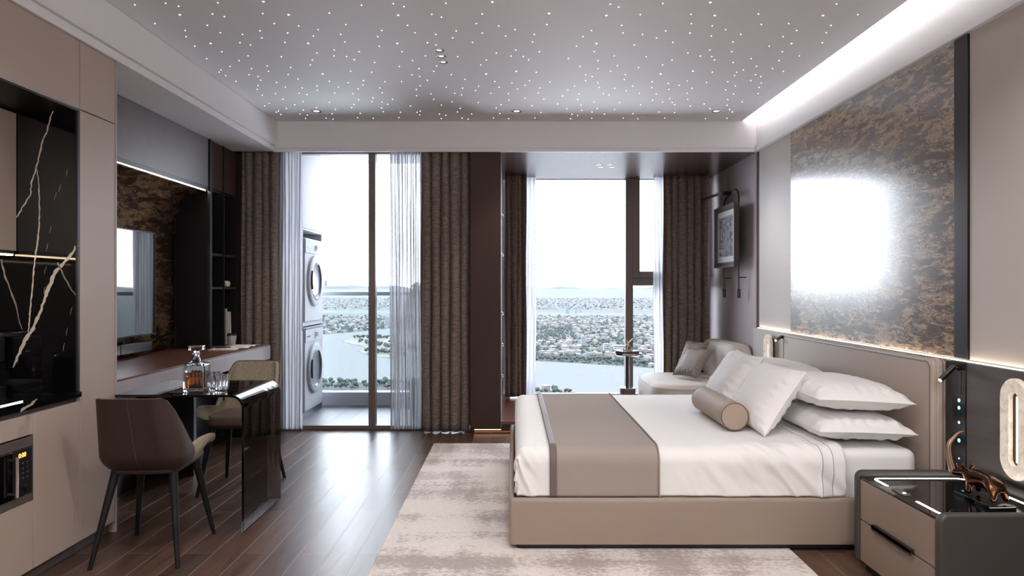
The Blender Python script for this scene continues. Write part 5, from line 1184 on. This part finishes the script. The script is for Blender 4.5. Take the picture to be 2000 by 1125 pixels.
def free(X, Y, r):
    i, j = int(X//12), int(Y//12)
    for a in (i-1, i, i+1):
        for b in (j-1, j, j+1):
            for (x, y, q) in HASH.get((a, b), ()):
                if (x-X)**2+(y-Y)**2 < (r+q)**2: return False
    HASH.setdefault((i, j), []).append((X, Y, r)); return True
def sample(y0, y1, x0=-1.0, x1=1.0):
    Y = math.sqrt(rc.uniform(y0*y0, y1*y1)); X = rc.uniform(-0.42, 0.30)*Y; return X, Y
# house prototypes
def house_bm(bm, w, d, h, rh, kind, ox=0, oy=0, rot=0, base=0, mi=0):
    ca, sa = math.cos(rot), math.sin(rot)
    T = lambda x, y, z: (ox+x*ca-y*sa, oy+x*sa+y*ca, base+z)
    a = [bm.verts.new(T(x, y, z)) for z in (0, h) for x, y in ((-w, -d), (w, -d), (w, d), (-w, d))]
    for i in range(4): bm.faces.new((a[i], a[(i+1) % 4], a[4+(i+1) % 4], a[4+i])).material_index = mi
    e = 0.6; b = [bm.verts.new(T(x, y, h)) for x, y in ((-w-e, -d-e), (w+e, -d-e), (w+e, d+e), (-w-e, d+e))]
    if kind == 'flat':
        c_ = [bm.verts.new(T(x, y, h+0.8)) for x, y in ((-w-e, -d-e), (w+e, -d-e), (w+e, d+e), (-w-e, d+e))]
        for i in range(4): bm.faces.new((b[i], b[(i+1) % 4], c_[(i+1) % 4], c_[i])).material_index = mi
        bm.faces.new(c_).material_index = mi+1
    else:
        k = 0.45 if kind == 'hip' else 1.0
        r0 = bm.verts.new(T(-(w+e)*k, 0, h+rh)); r1 = bm.verts.new(T((w+e)*k, 0, h+rh))
        for f in ((b[0], b[1], r1, r0), (b[2], b[3], r0, r1), (b[1], b[2], r1), (b[3], b[0], r0)): bm.faces.new(f).material_index = mi+1
protos = []
for i, (w, d, h, rh, k, r_) in enumerate(((3.6, 3, 4, 1.8, 'hip', 'hr1'), (4.2, 3.2, 4.5, 2, 'gable', 'hr2'), (3.4, 3, 5.5, 0, 'flat', 'hr1'), (4.8, 3.4, 4.5, 2, 'hip', 'hr3'), (5.6, 3.4, 5.5, 0, 'flat', 'hw'))):
    bm = nb(); house_bm(bm, w, d, h, rh, k); bmesh.ops.recalc_face_normals(bm, faces=bm.faces)
    me = bpy.data.meshes.new('house'); bm.to_mesh(me); bm.free(); me.materials.append(M['hw']); me.materials.append(M[r_]); protos.append((me, w, d, h, rh, k, r_))
HL = ['small house with a pale hipped roof across the river', 'small house with a tiled gable roof across the river', 'small flat roofed white house across the river', 'low house with a dark hipped roof across the river', 'long flat roofed white building across the river']
tsp = []
def shore(a, b, n, jx=6, jy=1.6):
    for k in range(n):
        f = rc.random(); tsp.append((a[0]+(b[0]-a[0])*f+rc.uniform(-jx, jx), a[1]+(b[1]-a[1])*f+rc.uniform(-jy, jy), 'shore'))
for a, b, n in (((1040, 702), (1150, 706), 70), ((1110, 700), (1190, 706), 60), ((1190, 708), (1290, 715), 40), ((600, 750.5), (830, 753), 90), ((1040, 767), (1125, 769), 26), ((630, 758), (760, 760), 26), ((690, 661), (770, 660), 40), ((700, 668), (770, 680), 50), ((715, 686), (790, 695), 40), ((630, 650), (720, 644), 30), ((760, 668), (830, 690), 40)):
    shore(a, b, n)
near_t = []
for px, py, k in tsp:
    p_ = G(px, py)
    if free(p_.x, p_.y, 2.6): near_t.append((p_.y, p_.x))
spots = []
for (a_, b_) in ((1140, 676), (1186, 687), (1207, 688), (757, 641), (1108, 613), (1125, 613), (1133, 611)):
    p_ = G(a_, b_); free(p_.x, p_.y+6, 15)
for _ in range(4200):
    X, Y = sample(700, 2900)
    px, py = topx(Vector((X, Y, GZ)))
    if inside(px, py, RIV) and not inside(px, py, ISL): continue
    if inside(px, py, ISL) and rc.random() < 0.6: continue
    if 605 < py < 619: continue
    if noise.noise(Vector((X*0.006, Y*0.004, 4))) < -0.22 and py > 640: continue
    if free(X, Y, 5.6): spots.append((Y, X, px, py))
for _ in range(2600):
    X, Y = sample(2500, 7000); px, py = topx(Vector((X, Y, GZ)))
    if 605 < py < 619: continue
    if free(X, Y, 9): spots.append((Y, X, px, py))
spots.sort()
inview = lambda px: 600 < px < 830 or 1035 < px < 1290
near = [s for s in spots if inview(s[2])][:280]; nearset = set(near)
for Y, X, px, py in near:
    i = rc.choice((0, 0, 1, 2, 2, 3, 4)); o = bpy.data.objects.new('house', protos[i][0]); o.location = (X, Y, GZ); o.rotation_euler = (0, 0, rc.uniform(0, PI)); o.scale = (1, 1, 1); C.objects.link(o)
    tag(o, HL[i], 'house', 'houses across the river')
bm = nb(); mats = [M['hw'], M['hr1'], M['hr2'], M['hr3']]; idx = {'hr1': 1, 'hr2': 2, 'hr3': 3, 'hw': 0}
for s in spots:
    if s in nearset: continue
    Y, X, px, py = s; me, w, d, h, rh, k, r_ = rc.choice(protos); f0 = len(bm.faces); sc = rc.uniform(0.85, 1.1)*(1 if Y < 2500 else 1.8)
    house_bm(bm, w*sc, d*sc, h, rh, k, X, Y, rc.uniform(0, PI), GZ)
    bm.faces.ensure_lookup_table()
    for f in bm.faces[f0:]:
        if f.material_index == 1: f.material_index = idx[r_]
mk('distant_houses', bm, mats, smooth=False, props=dict(label='dense rows of tiny pale houses stretching towards the hills', cat='houses', kind='stuff'))
# trees
def tree_mesh(seed):
    r_ = random.Random(seed); bm = nb()
    for k in range(5):
        c = Vector((r_.uniform(-2.6, 2.6), r_.uniform(-2.6, 2.6), r_.uniform(4.5, 8))); rad = r_.uniform(2.2, 3.6)
        g = bmesh.ops.create_icosphere(bm, subdivisions=1, radius=rad)
        for v in g['verts']: v.co = c+v.co*r_.uniform(0.8, 1.2)
    tube(bm, [(0, 0, 0), (0, 0, 6)], [0.5, 0.3], 5)
    bmesh.ops.recalc_face_normals(bm, faces=bm.faces); me = bpy.data.meshes.new('tree'); bm.to_mesh(me); bm.free(); me.materials.append(M['tree_a']); return me
tm = [tree_mesh(k) for k in range(4)]
far = []
for _ in range(24000):
    X, Y = sample(720, 2700); px, py = topx(Vector((X, Y, GZ)))
    if inside(px, py, RIV): continue
    if 605 < py < 619: continue
    if free(X, Y, 2.7): far.append((Y, X, px, py))
for _ in range(2600):
    X, Y = sample(2500, 7000); px, py = topx(Vector((X, Y, GZ)))
    if 605 < py < 619: continue
    if free(X, Y, 6.0): far.append((Y, X, px, py))
near_t.sort(); solo = near_t[:280]; rest = near_t[280:]+[(a[0], a[1]) for a in far]
for Y, X in solo:
    o = bpy.data.objects.new('tree', rc.choice(tm)); o.location = (X, Y, GZ); s_ = rc.uniform(0.45, 0.8); o.scale = (s_, s_, s_*rc.uniform(0.8, 1.1)); o.rotation_euler = (0, 0, rc.uniform(0, 6.28)); C.objects.link(o)
    tag(o, 'green bushy tree on the river bank', 'tree', 'trees along the river banks')
# the remaining trees: one object
vv, ff = [], []
def simple(seed):
    r_ = random.Random(seed); bm = nb()
    for k in range(2):
        g = bmesh.ops.create_icosphere(bm, subdivisions=1, radius=r_.uniform(2.2, 3.2)); c = Vector((r_.uniform(-2, 2), r_.uniform(-2, 2), r_.uniform(2.2, 4)))
        for v in g['verts']: v.co = c+v.co*r_.uniform(0.8, 1.2)
    bm.verts.index_update(); r = ([v.co.copy() for v in bm.verts], [tuple(v.index for v in f.verts) for f in bm.faces]); bm.free(); return r
base = [simple(k) for k in range(60, 66)]
for Y, X in rest:
    a, b = rc.choice(base); s_ = rc.uniform(0.5, 0.85)*(1 if Y < 2500 else 2.0); n0 = len(vv); g_ = rc.uniform(0, 6.28); ca, sa = math.cos(g_)*s_, math.sin(g_)*s_
    for v in a: vv.append((X+v.x*ca-v.y*sa, Y+v.x*sa+v.y*ca, GZ+v.z*s_))
    for f in b: ff.append(tuple(i+n0 for i in f))
me = bpy.data.meshes.new('distant_trees'); me.from_pydata(vv, [], ff); me.materials.append(M['tree_a']); o = bpy.data.objects.new('distant_trees', me); C.objects.link(o)
tag(o, 'small dark green trees scattered between the far houses', 'trees', kind='stuff')
# single buildings
def tower(name, label, px, py, wpx, hpx, dep=0.8, glass_side=False, n=6):
    p_ = G(px, py); k = p_.y/F; w = wpx*k/2; h = hpx*k; t = thing(name, label, 'building', p_)
    bm = nb(); box(bm, -w, w, 0, 2*w*dep, 0, h); wl = mk('wall', bm, M['tower'], t, world=False, smooth=False)
    bm = nb()
    for i in range(n):
        z = h*(i+0.4)/n; box(bm, -w*0.88, w*0.88, -0.15, 0.05, z, z+h/n*0.45)
    mk('windows', bm, M['tower_glass'], wl, world=False, smooth=False)
    bm = nb(); box(bm, -w*0.4, w*0.4, w*dep*0.5, w*dep*1.4, h, h*1.06); mk('roof_plant', bm, M['tower'], t, world=False, smooth=False)
tower('apartment_block', 'slim white block standing in the middle of the right window view', 1140, 676, 9, 19)
tower('office_building', 'white striped building beside the blue one near the far bank', 1186, 687, 14, 15, n=4)
tower('office_building', 'wide building with blue glass bands just left of the window mullion near the bank', 1209, 688, 22, 13, n=3)
tower('apartment_tower', 'tall block at the far bank right of the door mullion', 757, 641, 10, 22, n=10)
tower('apartment_tower', 'left one of the far twin towers on the plain', 1108, 613, 8, 14, n=8)
tower('apartment_tower', 'right one of the far twin towers on the plain', 1125, 613, 6, 13, n=8)
tower('apartment_tower', 'lone pale tower beyond the far river reach', 1133, 611, 3, 12, n=8)
tower('skyscraper', 'lone hazy skyscraper standing up from the horizon beside the laundry column', 636, 574.2, 5, 26, n=14)
# hills on the horizon
bm = nb()
def hill_fn(u, v):
    X = -7000+14000*u; Y = 9800+2200*v
    h = 110+90*noise.noise(Vector((X*0.0006, 2.0, 1)))+45*noise.noise(Vector((X*0.002, 5.0, 1)))
    return (X, Y, GZ-5+max(12, h)*math.sin(PI*v)**0.8)
grid(bm, hill_fn, 140, 8); mk('hills', bm, M['hill'], smooth=True, props=dict(label='low hazy hills on the horizon', cat='hills', kind='structure'))
if HAZE > 0:
    hm = bpy.data.materials.new('haze'); hm.use_nodes = True; nt = hm.node_tree; nt.nodes.clear()
    o_ = nt.nodes.new('ShaderNodeOutputMaterial'); vs_ = nt.nodes.new('ShaderNodeVolumeScatter'); vs_.inputs['Density'].default_value = HAZE; vs_.inputs['Color'].default_value = (0.72, 0.87, 1.0, 1)
    nt.links.new(vs_.outputs[0], o_.inputs['Volume'])
    bm = nb(); box(bm, -9000, 9000, 500, 12500, GZ-2, -6)
    o = mk('haze', bm, hm, smooth=False, props=dict(label='thin bluish haze lying over the river plain', cat='haze', kind='stuff'))
# ------------------------------------------------------------------ world and lamps
w = bpy.data.worlds.new('sky'); S.world = w; w.use_nodes = True; nt = w.node_tree; nt.nodes.clear()
o_ = nt.nodes.new('ShaderNodeOutputWorld'); b_ = nt.nodes.new('ShaderNodeBackground'); tc = nt.nodes.new('ShaderNodeTexCoord'); mp = nt.nodes.new('ShaderNodeMapping')
mp.inputs['Scale'].default_value = (1.2, 1.2, 4.0); nz = nt.nodes.new('ShaderNodeTexNoise'); nz.inputs['Scale'].default_value = 2.2; nz.inputs['Detail'].default_value = 5
cr = nt.nodes.new('ShaderNodeValToRGB'); cr.color_ramp.elements[0].position = 0.35; cr.color_ramp.elements[0].color = (0.78, 0.85, 1.0, 1); cr.color_ramp.elements[1].position = 0.62; cr.color_ramp.elements[1].color = (0.92, 0.94, 1.0, 1)
nt.links.new(tc.outputs['Generated'], mp.inputs[0]); nt.links.new(mp.outputs[0], nz.inputs[0]); nt.links.new(nz.outputs[0], cr.inputs[0]); nt.links.new(cr.outputs[0], b_.inputs[0]); b_.inputs[1].default_value = SKY
nt.links.new(b_.outputs[0], o_.inputs[0])
def portal(x0, x1, z0, z1, y):
    li = bpy.data.lights.new('window_portal', 'AREA'); li.shape = 'RECTANGLE'; li.size = x1-x0; li.size_y = z1-z0; li.cycles.is_portal = True
    o = bpy.data.objects.new('window_portal', li); o.location = ((x0+x1)/2, y, (z0+z1)/2); o.rotation_euler = (-PI/2, 0, 0); C.objects.link(o)
portal(-2.76, -0.375, 0.1, 2.75, 8.2); portal(-0.07, 2.17, 0.1, 2.56, 8.2)
# view
vw = S.view_settings; vw.view_transform = 'Standard'; vw.look = 'None'; vw.exposure = EXPO; vw.gamma = 1.0; vw.use_curve_mapping = False
cy = S.cycles; cy.use_denoising = True; cy.max_bounces = 10; cy.diffuse_bounces = 5; cy.glossy_bounces = 5; cy.transmission_bounces = 8; cy.transparent_max_bounces = 24; cy.volume_bounces = 1
cy.sample_clamp_indirect = 6.0; cy.caustics_reflective = False; cy.caustics_refractive = False; cy.use_adaptive_sampling = True; cy.adaptive_threshold = 0.02
